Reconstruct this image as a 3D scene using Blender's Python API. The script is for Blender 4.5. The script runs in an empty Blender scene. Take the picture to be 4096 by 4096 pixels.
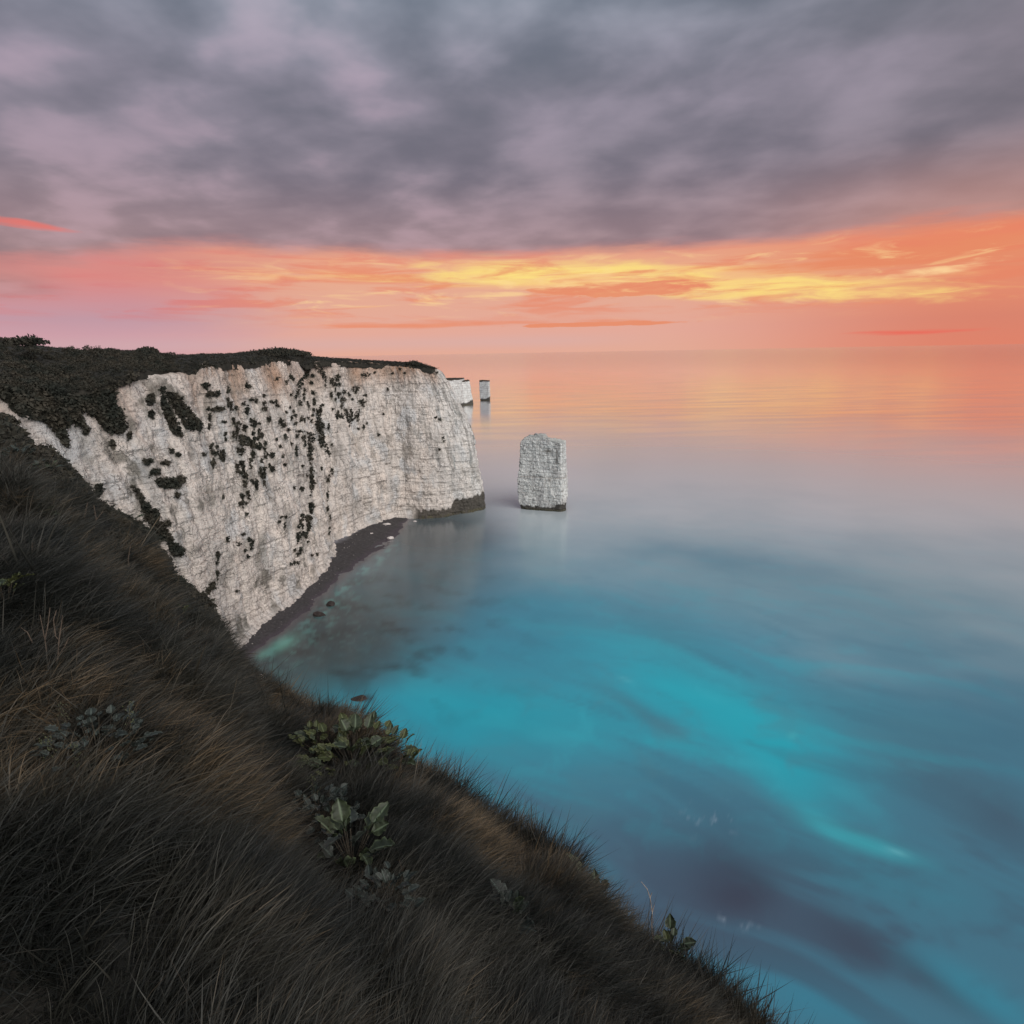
import bpy, math, random
import numpy as np
from mathutils import Vector, Matrix
from mathutils.bvhtree import BVHTree
random.seed(7); rng = np.random.default_rng(11)
sc = bpy.context.scene
C = sc.collection
R_ = math.radians

# ------------------------------------------------------------------ camera
FOC, EYE = 600.0, 50.0                      # focal length in pixels of a 1024 frame, eye height over the sea
PIT, ROL = math.atan(159.2/600), math.atan(.0182)
_r = np.array([1, 0, 0.]); _u = np.array([0, math.sin(PIT), math.cos(PIT)])
FW = np.array([0, math.cos(PIT), -math.sin(PIT)])
RT = _r*math.cos(ROL)-_u*math.sin(ROL); UP = _u*math.cos(ROL)+_r*math.sin(ROL)
EYEP = np.array([0, 0, EYE])
cam_d = bpy.data.cameras.new('camera'); cam = bpy.data.objects.new('camera', cam_d); C.objects.link(cam)
cam_d.sensor_width = 36; cam_d.lens = FOC/1024*36; cam_d.clip_start = .1; cam_d.clip_end = 120000
cam.matrix_world = Matrix(((RT[0], UP[0], -FW[0], 0), (RT[1], UP[1], -FW[1], 0), (RT[2], UP[2], -FW[2], EYE), (0, 0, 0, 1)))
sc.camera = cam

# ------------------------------------------------------------------ node helper
class NT:
    def __init__(s, tree): s.t = tree; s.n = tree.nodes; s.l = tree.links
    def node(s, kind, **kw):
        n = s.n.new(kind)
        for k, v in kw.items(): setattr(n, k, v)
        return n
    def put(s, sock, v):
        if isinstance(v, bpy.types.NodeSocket): s.l.new(v, sock)
        elif v is not None:
            if hasattr(sock.default_value, '__len__') and not hasattr(v, '__len__'): v = (v,)*len(sock.default_value)
            if hasattr(sock.default_value, '__len__') and len(sock.default_value) == 4 and len(v) == 3: v = (*v, 1)
            sock.default_value = v
    def m(s, op, a, b=None, c=None, clamp=False):
        n = s.node('ShaderNodeMath', operation=op, use_clamp=clamp); s.put(n.inputs[0], a)
        if b is not None: s.put(n.inputs[1], b)
        if c is not None: s.put(n.inputs[2], c)
        return n.outputs[0]
    def mix(s, f, a, b, bt='MIX'):
        n = s.node('ShaderNodeMix', data_type='RGBA', blend_type=bt, clamp_factor=True)
        s.put(n.inputs['Factor'], f); s.put(n.inputs[6], a); s.put(n.inputs[7], b); return n.outputs[2]
    def rng(s, v, a, b, c=0., d=1., smooth=True):
        n = s.node('ShaderNodeMapRange', interpolation_type='SMOOTHSTEP' if smooth else 'LINEAR')
        for i, x in enumerate((v, a, b, c, d)): s.put(n.inputs[i], x)
        return n.outputs[0]
    def xyz(s, x, y, z=0.):
        n = s.node('ShaderNodeCombineXYZ')
        for i, v in enumerate((x, y, z)): s.put(n.inputs[i], v)
        return n.outputs[0]
    def noise(s, vec, scale=1., detail=4., rough=.5, dist=0.):
        n = s.node('ShaderNodeTexNoise'); s.put(n.inputs['Vector'], vec); s.put(n.inputs['Scale'], scale)
        s.put(n.inputs['Detail'], detail); s.put(n.inputs['Roughness'], rough); s.put(n.inputs['Distortion'], dist)
        return n.outputs['Fac']
    def ramp(s, f, stops):
        n = s.node('ShaderNodeValToRGB'); s.put(n.inputs[0], f); e = n.color_ramp.elements
        while len(e) < len(stops): e.new(.5)
        for i, (p, c) in enumerate(stops): e[i].position = p; e[i].color = (*c, 1)
        return n.outputs[0]
    def mapv(s, vec, scale=(1, 1, 1), rot=(0, 0, 0), loc=(0, 0, 0)):
        n = s.node('ShaderNodeMapping'); s.put(n.inputs[0], vec); s.put(n.inputs['Scale'], scale)
        s.put(n.inputs['Rotation'], rot); s.put(n.inputs['Location'], loc); return n.outputs[0]
def lin(*c): return tuple(((v/255+.055)/1.055)**2.4 if v > 10 else v/255/12.92 for v in c)

# ------------------------------------------------------------------ sky
W = bpy.data.worlds.new('World'); sc.world = W; W.use_nodes = True; W.cycles.sampling_method = 'MANUAL'; W.cycles.sample_map_resolution = 256
W.node_tree.nodes.clear(); w = NT(W.node_tree)
FILL_AZ, FILL_EL = R_(138), R_(33)
co = w.node('ShaderNodeTexCoord').outputs['Generated']
sp = w.node('ShaderNodeSeparateXYZ'); w.l.new(co, sp.inputs[0]); X, Y, Z = sp.outputs
az = w.m('MULTIPLY', w.m('ARCTAN2', X, Y), 57.2958)
el = w.m('MULTIPLY', w.m('ARCSINE', Z), 57.2958)
az3 = w.xyz(X, Y)                                         # seamless round the compass
def strat(sx, sz, sc_=1., det=5., ro=.5, dist=0., off=0.):  # layered cloud noise
    return w.noise(w.xyz(w.m('MULTIPLY', X, sx), w.m('MULTIPLY', Y, sx), w.m('ADD', w.m('MULTIPLY', Z, sz), off)), sc_, det, ro, dist)
def ell(stops):                                           # elevation ramp, -2..34 degrees
    return w.ramp(w.rng(el, -2., 34., smooth=False), [((e+2)/36, lin(*c)) for e, c in stops])
wob = w.m('MULTIPLY', w.m('SUBTRACT', strat(4., 26., 1.3, 6., .6), .5), 3.6)
clear_c = ell([(0, (226, 170, 150)), (1.8, (226, 168, 152)), (5, (228, 168, 144)), (9, (236, 170, 128)), (14, (190, 150, 140)), (34, (130, 140, 155))])
clear_l = ell([(0, (207, 158, 166)), (1.8, (203, 156, 166)), (3., (192, 150, 162)), (4.6, (206, 142, 146)), (6, (216, 134, 128)), (9, (200, 128, 124)), (34, (130, 140, 155))])
clear_r = ell([(0, (222, 130, 106)), (2, (216, 130, 108)), (4, (226, 138, 108)), (8, (230, 142, 102)), (11, (222, 130, 100)), (34, (130, 140, 155))])
fl = w.rng(w.m('ADD', az, w.m('MULTIPLY', wob, 3.)), -14., -33.)
fr = w.rng(az, 12., 38.)
clear = w.mix(fr, w.mix(fl, clear_c, clear_l), clear_r)
# sheets and streaks of lit cloud under the grey deck
def streak(col, a0, e0, wa, we, thr, soft, nz, tilt=0.):
    global clear
    da = w.m('DIVIDE', w.m('SUBTRACT', az, a0), wa)
    de = w.m('DIVIDE', w.m('SUBTRACT', w.m('SUBTRACT', el, e0), w.m('MULTIPLY', w.m('SUBTRACT', az, a0), tilt)), we)
    r2 = w.m('ADD', w.m('POWER', w.m('ABSOLUTE', da), 2.), w.m('POWER', w.m('ABSOLUTE', de), 2.))
    g = w.m('SUBTRACT', 1.15, r2)
    v = w.m('ADD', g, w.m('MULTIPLY', w.m('SUBTRACT', nz, .5), 3.2))
    clear = w.mix(w.rng(v, thr, thr+soft), clear, lin(*col))
nA = strat(4., 55., 1.4, 7., .55, .3); nB = strat(5., 90., 1.2, 6., .55, .2, 7.3); nC = strat(9., 60., 1.5, 7., .6, .5, 3.1)
streak((238, 178, 130), -15, 6.7, 15, .7, .35, .8, nA)                 # peach rim left
streak((230, 144, 114), -4, 2.65, 19, .42, .3, .9, nA)                  # flat orange bar low down
streak((238, 196, 132), 0, 6.6, 22, .9, .4, .7, nA)
streak((246, 194, 130), 13, 5.9, 26, 1.7, .0, 1.8, nA, -.05)
streak((251, 222, 128), 4, 6.9, 13, 1.1, -.3, 1.9, nC, -.02)              # brightest yellow
streak((251, 220, 128), 21, 4.9, 16, 1.1, -.3, 1.9, nC, -.07)
streak((231, 146, 108), 11, 5.2, 9, .7, .3, .4, nC)                   # orange islands in the yellow
streak((230, 142, 108), 8, 2.35, 8, .22, .1, .25, nC)
streak((230, 138, 100), 31, 6.7, 12, 1.3, .2, 1., nA, .03)
streak((250, 206, 150), 34, 5.4, 5, .5, .3, 1.1, nC, .06)
streak((232, 108, 92), 34, 1.0, 6, .3, .4, 1.2, nB)
nD = strat(5., 48., 1.3, 6., .58, .5, 2.2); nE = strat(6., 42., 1.6, 6., .58, .6, 9.2)
lowm = w.rng(el, 2.2, 4.2)
clear = w.mix(w.m('MULTIPLY', w.m('MULTIPLY', w.rng(nD, .46, .64), .7), lowm), clear, w.mix(fl, lin(230, 132, 100), lin(214, 120, 120)))
clear = w.mix(w.m('MULTIPLY', w.m('MULTIPLY', w.rng(nE, .52, .72), .6), w.m('MULTIPLY', lowm, w.rng(az, -34., -12.))), clear, lin(252, 216, 150))
# grey cloud deck, seen from below in perspective
den = w.m('ADD', w.m('MAXIMUM', Z, 0.), .16)
px_, py_ = w.m('DIVIDE', X, den), w.m('DIVIDE', Y, den)
P = w.xyz(px_, py_)
Pw = w.mapv(P, rot=(0, 0, R_(4)), scale=(1., .72, 1.), loc=(3.3, 1.2, 0))
n1 = w.noise(Pw, 1.7, 2., .5, .2); n2 = w.noise(w.mapv(Pw, scale=(.9, 1.3, 1.)), 3.8, 4., .47, .12)
v = w.m('ADD', w.m('MULTIPLY', n1, .42), w.m('MULTIPLY', n2, .58))
v = w.rng(v, .33, .71)
lo = ell([(6, (128, 108, 116)), (10, (132, 116, 126)), (14, (114, 108, 120)), (20, (110, 111, 123)), (28, (102, 114, 129)), (34, (104, 120, 138))])
hi = ell([(6, (180, 146, 146)), (10, (164, 143, 151)), (16, (152, 142, 155)), (20, (164, 154, 170)), (26, (166, 172, 186)), (34, (168, 174, 188))])
deck = w.mix(v, lo, hi)
deck = w.mix(w.m('MULTIPLY', w.rng(w.m('ADD', w.m('MULTIPLY', az, .7), w.m('MULTIPLY', el, .6)), 22., 52.), .55), deck, lin(112, 104, 106))
pink = w.m('MULTIPLY', w.rng(v, .45, 1.), w.rng(az, 10., -12.))
deck = w.mix(w.m('MULTIPLY', pink, .25), deck, lin(200, 168, 184))
warm = w.m('MULTIPLY', w.rng(el, 15., 8.), w.m('ADD', .12, w.m('MULTIPLY', w.rng(az, 15., 36.), .45)))
deck = w.mix(warm, deck, lin(206, 146, 128))
edge = w.m('ADD', w.m('ADD', 8.1, w.m('MULTIPLY', wob, .6)), w.m('MULTIPLY', w.rng(az, -24., -38.), -1.7))
dk = w.rng(w.m('SUBTRACT', el, edge), -.3, 1.0)
lowleft = w.m('MULTIPLY', w.rng(az, -33., -39.), w.m('MULTIPLY', w.rng(el, 3.8, 5.2), .6))
rim = w.m('MULTIPLY', w.rng(w.m('ABSOLUTE', w.m('SUBTRACT', w.m('SUBTRACT', el, edge), .1)), 1.3, 0.), .4)
sky = w.mix(w.m('MAXIMUM', dk, lowleft), clear, deck)
sky = w.mix(rim, sky, w.mix(fr, lin(220, 142, 134), lin(234, 128, 100)))
# red streak at upper left
da = w.m('DIVIDE', w.m('ADD', az, 37.), 3.6); de = w.m('DIVIDE', w.m('SUBTRACT', w.m('SUBTRACT', el, 9.3), w.m('MULTIPLY', w.m('ADD', az, 37.), -.06)), .32)
rs = w.m('ADD', w.m('SUBTRACT', 1.1, w.m('ADD', w.m('MULTIPLY', da, da), w.m('MULTIPLY', de, de))), w.m('MULTIPLY', w.m('SUBTRACT', nC, .5), 3.))
sky = w.mix(w.m('MULTIPLY', w.rng(rs, -.3, 1.4), .75), sky, lin(236, 112, 98))
# thin lilac bar on the horizon left of centre
sky = w.mix(w.m('MULTIPLY', w.rng(w.m('ABSOLUTE', w.m('SUBTRACT', el, 1.0)), 1.0, 0.), w.m('MULTIPLY', w.rng(az, 16., 2.), .35)), sky, lin(206, 176, 178))
# away from the dawn the horizon is calm and grey
back = w.m('MULTIPLY', w.rng(w.m('ABSOLUTE', az), 55., 120.), w.rng(el, 16., 6.))
sky = w.mix(w.m('MULTIPLY', back, .8), sky, lin(160, 146, 158))
nish = w.node('ShaderNodeTexSky', sky_type='NISHITA', sun_disc=False, sun_elevation=FILL_EL, sun_rotation=FILL_AZ)
bg = w.node('ShaderNodeBackground'); w.put(bg.inputs[0], sky); bg.inputs[1].default_value = 1.0
bg2 = w.node('ShaderNodeBackground'); w.l.new(nish.outputs[0], bg2.inputs[0]); bg2.inputs[1].default_value = .002
ad = w.node('ShaderNodeAddShader'); w.l.new(bg.outputs[0], ad.inputs[0]); w.l.new(bg2.outputs[0], ad.inputs[1])
wo = w.node('ShaderNodeOutputWorld'); w.l.new(ad.outputs[0], wo.inputs[0])
# ------------------------------------------------------------------ sun (broad soft lamp added from behind right to brighten the cliff; dawn is ahead)
sd = bpy.data.lights.new('fill_light', 'SUN'); sd.energy = 3.1; sd.angle = R_(60); sd.color = (1, .95, .9)
so = bpy.data.objects.new('fill_light', sd); C.objects.link(so)
sdir = Vector((math.sin(FILL_AZ)*math.cos(FILL_EL), math.cos(FILL_AZ)*math.cos(FILL_EL), math.sin(FILL_EL)))
so.rotation_euler = sdir.to_track_quat('Z', 'Y').to_euler()
so.location = (60, -30, 90)
vs = sc.view_settings; vs.view_transform = 'Standard'; vs.look = 'None'; vs.exposure = 0; vs.gamma = 1; vs.use_curve_mapping = False
sc.cycles.max_bounces = 5; sc.cycles.diffuse_bounces = 2; sc.cycles.glossy_bounces = 3; sc.cycles.caustics_reflective = False

# ------------------------------------------------------------------ numpy noise
_perm = rng.permutation(4096).astype(np.int64)
def hsh(*a):
    h = np.zeros(np.broadcast(*a).shape, np.int64)
    for k in a: h = _perm[(h+np.asarray(k).astype(np.int64)) & 4095]
    return h/4096.
_g = rng.normal(size=(4096, 3)); _g /= np.linalg.norm(_g, axis=1)[:, None]
def pn(x, y, z=0.):
    x, y, z = np.broadcast_arrays(np.asarray(x, float), np.asarray(y, float), np.asarray(z, float))
    xi, yi, zi = np.floor(x).astype(np.int64), np.floor(y).astype(np.int64), np.floor(z).astype(np.int64)
    xf, yf, zf = x-xi, y-yi, z-zi
    f = lambda t: t*t*t*(t*(t*6-15)+10)
    u, v_, w_ = f(xf), f(yf), f(zf); out = 0
    for i in (0, 1):
        hx = _perm[(xi+i) & 4095]
        for j in (0, 1):
            hy = _perm[(hx+yi+j) & 4095]
            for k in (0, 1):
                g = _g[_perm[(hy+zi+k) & 4095]]
                out = out+(g[..., 0]*(xf-i)+g[..., 1]*(yf-j)+g[..., 2]*(zf-k))*(u if i else 1-u)*(v_ if j else 1-v_)*(w_ if k else 1-w_)
    return out*1.5
def fbm(x, y, z=0., o=4, r=.5):
    s, a = 0, 1.
    for i in range(o): s = s+a*pn(x*2**i+17*i, y*2**i+5*i, z*2**i); a *= r
    return s
def sst(v, a, b):
    t = np.clip((v-a)/(b-a), 0, 1); return t*t*(3-2*t)

# ------------------------------------------------------------------ pixels and points (4096-wide photograph coordinates)
def ray(x, y): return RT*(x/4-512)+UP*(512-y/4)+FW*FOC
def at_z(x, y, z): v = ray(x, y); return EYEP+v*((z-EYE)/v[2])
def at_r(x, y, r): v = ray(x, y); return EYEP+v*(r/math.hypot(v[0], v[1]))
def proj(Pt):
    q = Pt-EYEP; dpt = q@FW; dpt = np.where(dpt > .05, dpt, .05)
    return (512+FOC*(q@RT)/dpt)*4, (512-FOC*(q@UP)/dpt)*4, (q@FW) > .05
def azs(x, y): v = ray(x, y); return math.degrees(math.atan2(v[0], v[1])), v[2]/math.hypot(v[0], v[1])
def inpoly(px, py, poly):
    ins = np.zeros(px.shape, bool); n = len(poly)
    for i in range(n):
        x0, y0 = poly[i]; x1, y1 = poly[(i+1) % n]
        if y0 == y1: continue
        ins ^= ((py < y0) != (py < y1)) & (px < (x1-x0)*(py-y0)/(y1-y0)+x0)
    return ins

# ------------------------------------------------------------------ object helpers
def tag(o, label=None, cat=None, group=None, kind=None):
    if label: o['label'] = label
    if cat: o['category'] = cat
    if group: o['group'] = group
    if kind: o['kind'] = kind
    return o
def mesh_np(name, V, Fq, mat, cols=None, smooth=True, extra=None):
    me = bpy.data.meshes.new(name); V = np.asarray(V, np.float32); Fq = np.asarray(Fq, np.int32); k = Fq.shape[1]
    me.vertices.add(len(V)); me.vertices.foreach_set('co', V.ravel())
    me.loops.add(Fq.size); me.loops.foreach_set('vertex_index', Fq.ravel())
    me.polygons.add(len(Fq)); me.polygons.foreach_set('loop_start', np.arange(0, Fq.size, k, dtype=np.int32))
    me.polygons.foreach_set('loop_total', np.full(len(Fq), k, np.int32))
    me.update(calc_edges=True)
    if smooth: me.polygons.foreach_set('use_smooth', np.ones(len(Fq), bool))
    if cols is not None:
        a = me.color_attributes.new('tint', 'FLOAT_COLOR', 'POINT'); c = np.ones((len(V), 4), np.float32); c[:, :3] = cols; a.data.foreach_set('color', c.ravel())
    for nm, val in (extra or {}).items():
        a = me.attributes.new(nm, 'FLOAT', 'POINT'); a.data.foreach_set('value', np.asarray(val, np.float32))
    if mat: me.materials.append(mat)
    return me
def link(name, me, parent=None):
    o = bpy.data.objects.new(name, me); C.objects.link(o)
    if parent: o.parent = parent
    return o
def grid_faces(nu, nv, wrap=False):
    i = np.arange(nu if wrap else nu-1)[:, None]; j = np.arange(nv-1)[None]
    i2 = (i+1) % nu
    return np.stack([i*nv+j, i2*nv+j, i2*nv+j+1, i*nv+j+1], -1).reshape(-1, 4)
def grid_normals(Pg, wrap=False):
    if wrap: du = np.roll(Pg, -1, 0)-np.roll(Pg, 1, 0)
    else: du = np.gradient(Pg, axis=0)
    dv = np.gradient(Pg, axis=1); n = np.cross(du, dv); return n/(np.linalg.norm(n, axis=-1, keepdims=True)+1e-9)
def material(name):
    m = bpy.data.materials.new(name); m.use_nodes = True; t = NT(m.node_tree); b = t.n['Principled BSDF']
    return m, t, b

# ------------------------------------------------------------------ materials
def chalk_mat():
    m, t, b = material('chalk')
    pos = t.node('ShaderNodeNewGeometry').outputs['Position']
    tint = t.node('ShaderNodeAttribute', attribute_name='tint').outputs['Color']
    big = t.noise(t.mapv(pos, (1, 1, .45)), .55, 6., .62)
    fine = t.noise(t.mapv(pos, (1, 1, .55)), 2.6, 6., .7)
    spk = t.noise(t.mapv(pos, (1, 1, .8)), 5.5, 3., .6)
    c = t.mix(t.rng(big, .35, .7), tint, t.mix(1., tint, (1.16, 1.14, 1.12), 'MULTIPLY'))
    md = t.rng(t.noise(pos, .16, 3., .55), .38, .62, .25, 1.)
    c = t.mix(t.m('MULTIPLY', t.m('MULTIPLY', t.rng(fine, .52, .36), .7), md), c, t.mix(1., c, (.45, .43, .42), 'MULTIPLY'))
    c = t.mix(t.m('MULTIPLY', t.rng(spk, .38, .3), .8), c, (.10, .095, .09))
    vo = t.node('ShaderNodeTexVoronoi', feature='DISTANCE_TO_EDGE'); t.put(vo.inputs['Vector'], t.mapv(t.node('ShaderNodeVectorMath', operation='ADD').outputs[0], (1, 1, 1)))
    wv = vo.inputs['Vector'].links[0].from_node.inputs[0].links[0].from_node
    t.put(wv.inputs[0], t.mapv(pos, (.75, .75, .42))); nz = t.node('ShaderNodeTexNoise'); t.put(nz.inputs['Vector'], pos); nz.inputs['Scale'].default_value = .9
    sc_ = t.node('ShaderNodeVectorMath', operation='SCALE'); t.l.new(nz.outputs['Color'], sc_.inputs[0]); sc_.inputs['Scale'].default_value = 1.1
    t.l.new(sc_.outputs[0], wv.inputs[1]); vo.inputs['Scale'].default_value = 1.
    crk = t.m('MULTIPLY', t.rng(vo.outputs['Distance'], .06, .0), t.rng(t.noise(pos, .35, 3.), .46, .6))
    c = t.mix(t.m('MULTIPLY', crk, .3), c, (.2, .19, .18))
    t.put(b.inputs['Base Color'], c); b.inputs['Roughness'].default_value = .95; b.inputs['Specular IOR Level'].default_value = .15
    h = t.m('ADD', t.m('ADD', t.m('MULTIPLY', fine, .6), t.m('MULTIPLY', spk, .25)), t.m('MULTIPLY', crk, -.25))
    sz_ = t.node('ShaderNodeSeparateXYZ'); t.l.new(pos, sz_.inputs[0])
    bedn = t.noise(t.mapv(pos, (.10, .10, 2.6)), 1., 4., .65); vfn = t.noise(t.mapv(pos, (1.3, 1.3, .09)), 1., 4., .6)
    c = t.mix(t.m('MULTIPLY', t.rng(bedn, .41, .34), .45), c, t.mix(1., c, (.42, .40, .38), 'MULTIPLY')); c = t.mix(t.m('MULTIPLY', t.rng(vfn, .42, .32), .5), c, t.mix(1., c, (.45, .43, .42), 'MULTIPLY')); t.put(b.inputs['Base Color'], c)
    h = t.m('ADD', h, t.m('ADD', t.m('MULTIPLY', bedn, .35), t.m('MULTIPLY', vfn, .3)))
    bp = t.node('ShaderNodeBump'); bp.inputs['Strength'].default_value = 1.; bp.inputs['Distance'].default_value = 1.; t.l.new(h, bp.inputs['Height'])
    t.l.new(bp.outputs[0], b.inputs['Normal']); return m
CHALK = chalk_mat()
def plain(name, col, rough=.8, var=.3, scale=3., col2=None):
    m, t, b = material(name); pos = t.node('ShaderNodeNewGeometry').outputs['Position']
    n = t.noise(pos, scale, 5., .6); c2 = col2 or tuple(v*(1-var) for v in col)
    t.put(b.inputs['Base Color'], t.mix(t.rng(n, .35, .65), c2, col)); b.inputs['Roughness'].default_value = rough
    b.inputs['Specular IOR Level'].default_value = .25
    bp = t.node('ShaderNodeBump'); bp.inputs['Strength'].default_value = .6; bp.inputs['Distance'].default_value = .1; t.l.new(n, bp.inputs['Height']); t.l.new(bp.outputs[0], b.inputs['Normal'])
    return m
EARTH = plain('turf_soil', (.034, .032, .026), .95, col2=(.018, .018, .015), scale=1.2)
SHRUB = plain('shrub_leaf', (.05, .045, .034), .85, col2=(.022, .026, .021), scale=.35)
def grass_mat():
    m, t, b = material('grass_blade')
    pos = t.node('ShaderNodeNewGeometry').outputs['Position']
    a = t.node('ShaderNodeAttribute', attribute_name='tint').outputs['Color']
    s = t.node('ShaderNodeSeparateColor'); t.l.new(a, s.inputs[0]); tip, rnd = s.outputs[0], s.outputs[1]
    oi = t.node('ShaderNodeObjectInfo').outputs['Random']
    patch = t.noise(pos, .55, 3., .55); p2 = t.noise(pos, 2.3, 2., .5)
    straw = t.rng(t.m('ADD', t.m('ADD', t.m('MULTIPLY', patch, 1.5), t.m('MULTIPLY', p2, .7)), t.m('ADD', t.m('MULTIPLY', rnd, .3), t.m('MULTIPLY', tip, .25))), 1.45, 1.85)
    tz = t.noise(pos, 1.1, 2., .5)
    c = t.mix(t.rng(t.m('ADD', tz, t.m('MULTIPLY', oi, .12)), .42, .68), (.014, .016, .014), (.042, .041, .033))
    dry = t.mix(rnd, (.07, .056, .038), (.17, .12, .068))
    c = t.mix(straw, c, dry)
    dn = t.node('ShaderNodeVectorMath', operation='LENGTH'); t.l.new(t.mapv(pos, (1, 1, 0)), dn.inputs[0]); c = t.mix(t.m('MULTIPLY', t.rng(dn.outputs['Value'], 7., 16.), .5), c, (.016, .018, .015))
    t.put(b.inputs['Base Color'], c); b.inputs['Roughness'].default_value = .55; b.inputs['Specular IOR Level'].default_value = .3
    return m
GRASS = grass_mat()
def leaf_mat(name, c1, c2, rib):
    m, t, b = material(name)
    a = t.node('ShaderNodeAttribute', attribute_name='tint').outputs['Color']
    s = t.node('ShaderNodeSeparateColor'); t.l.new(a, s.inputs[0])
    oi = t.node('ShaderNodeObjectInfo').outputs['Random']; co_ = t.node('ShaderNodeTexCoord').outputs['Object']
    n = t.noise(co_, 22., 4., .6)
    c = t.mix(t.rng(n, .3, .7), c1, c2); c = t.mix(t.m('MULTIPLY', oi, .5), c, tuple(v*.5 for v in c1))
    c = t.mix(s.outputs[1], c, tuple(v*1.7 for v in c2)); c = t.mix(s.outputs[0], c, rib)
    t.put(b.inputs['Base Color'], c); b.inputs['Roughness'].default_value = .55; b.inputs['Specular IOR Level'].default_value = .35
    bp = t.node('ShaderNodeBump'); bp.inputs['Strength'].default_value = .5; bp.inputs['Distance'].default_value = .01; t.l.new(n, bp.inputs['Height']); t.l.new(bp.outputs[0], b.inputs['Normal'])
    return m
LEAF_G = leaf_mat('cabbage_leaf', (.024, .034, .02), (.042, .055, .028), (.12, .16, .1))
LEAF_B = leaf_mat('grey_green_leaf', (.023, .03, .026), (.037, .045, .039), (.08, .105, .09))
LEAF_Y = leaf_mat('yellow_green_leaf', (.045, .052, .02), (.07, .082, .03), (.14, .17, .08))
LEAF_O = plain('dead_leaf', (.3, .12, .035), .8, .4, 9.)
TWIG = plain('dry_twig', (.11, .085, .065), .8, .4, 14.)
PALE = plain('bleached_twig', (.42, .36, .32), .8, .4, 14.)
DSTEM = plain('dark_stem', (.07, .06, .045), .85, .4, 14.)

# ------------------------------------------------------------------ the white cliff
CL = [((-66, 30), (-84, 28)), ((-56, 58), (-70, 57)), ((-50, 75), (-61, 77)), ((-48.6, 91), (-56.5, 92)), ((-48, 97), (-55.5, 101)),
      ((-47.6, 105), (-54.5, 108)), ((-46.4, 112), (-53.5, 115)), ((-45.6, 120), (-53, 123)), ((-45.4, 132), (-52.5, 135)), ((-44.9, 140), (-52.5, 143.5)),
      ((-45.6, 147), (-52.6, 149.5)), ((-48.3, 153.6), (-56, 155.5)), ((-46.9, 159.3), (-54.2, 163.5)), ((-44.7, 163.5), (-51, 169)), ((-42.4, 170.4), (-48, 176)),
      ((-39.4, 177), (-44.5, 183)), ((-36.8, 181.3), (-41, 187.5)), ((-33.2, 183), (-37, 190)), ((-28, 182), (-32, 190)), ((-20.5, 184), (-27, 190)),
      ((-14.5, 187.9), (-24, 191)), ((-9.5, 191.5), (-22.8, 193)), ((-9.2, 196), (-23.5, 198)), ((-14, 206), (-28, 205)), ((-30, 220), (-40, 214)), ((-58, 236), (-64, 226)), ((-100, 245), (-100, 236))]
TOPS = [(-300, 1620), (12, 1560), (252, 1600), (400, 1560), (484, 1515), (528, 1495), (550, 1489), (700, 1485), (775, 1490), (800, 1462), (885, 1452), (1000, 1448), (1100, 1440), (1180, 1438), (1205, 1446), (1225, 1462),
        (1250, 1450), (1300, 1442), (1526, 1456), (1740, 1474)]
t_az = np.array([azs(*q)[0] for q in TOPS]); t_sl = np.array([azs(*q)[1] for q in TOPS])
def top_slope(a): return np.interp(a, t_az, t_sl)
def smoothpoly(pts, n):
    pts = np.array(pts, float); s = np.concatenate([[0], np.cumsum(np.linalg.norm(np.diff(pts, axis=0), axis=1))])
    return s, pts
base = np.array([c[0] for c in CL], float); top = np.array([c[1] for c in CL], float)
sb = np.concatenate([[0], np.cumsum(np.linalg.norm(np.diff(base, axis=0), axis=1))])
# columns: dense where the photo sees the face
NS, NZ = 1250, 330
dens = np.interp(np.linspace(0, sb[-1], 4000), [0, sb[2], sb[4], sb[22], sb[23], sb[-1]], [.35, .7, 1.25, 1.1, .3, .1])
cd = np.cumsum(dens); cd = (cd-cd[0])/(cd[-1]-cd[0])
sv = np.interp(np.linspace(0, 1, NS), cd, np.linspace(0, sb[-1], 4000))
def interp_s(arr, s, sm=1.1):
    f = lambda q: np.stack([np.interp(q, sb, arr[:, k]) for k in (0, 1)], -1)
    return (f(s-sm)+f(s+sm)+2*f(s))/4
Bp = interp_s(base, sv, .7); Tp = interp_s(top, sv, 2.)
aT = np.degrees(np.arctan2(Tp[:, 0], Tp[:, 1])); rT = np.hypot(Tp[:, 0], Tp[:, 1])
zT = 50+top_slope(aT)*rT
zT = np.where(sv > sb[21], np.minimum(zT, 46-.06*(sv-sb[21])), zT)
zT = zT+.35*fbm(sv/3., 0*sv, 3.3, 3)
tt = np.linspace(0, 1, NZ)[None]; S = sv[:, None]+0*tt; ZZ = (zT[:, None]+1.)*tt-1.
tip = sst(sv, sb[17], sb[20])[:, None]
leftk = sst(sv, sb[4], sb[2])[:, None]
hprof = (1-tip)*(.5*tt+.5*tt**2.5)+tip*(.36*tt+.64*tt**3.4); hprof = (1-leftk)*hprof+leftk*tt**.9
hprof = hprof+.05*np.sin(tt*3.1*2+S/9)*(1-tt)*tt*4*(1-tip)
XY = Bp[:, None]*(1-hprof[..., None])+Tp[:, None]*hprof[..., None]
Pg = np.concatenate([XY, ZZ[..., None]], -1)
N0 = grid_normals(Pg); N0 = np.where((N0[..., :1]*0+1) > 0, N0, N0)
cxy = np.array([-80, 150.])
if np.mean(N0[300:800, 100:200, 0]) < 0: N0 = -N0
xx, yy, zz = Pg[..., 0], Pg[..., 1], Pg[..., 2]
rib = fbm(S/13., zz/40., 1.7, 3); flute = np.abs(pn(S/3.1, zz/26., 5.1))+.5*np.abs(pn(S/1.3, zz/12., 9.1))
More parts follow.
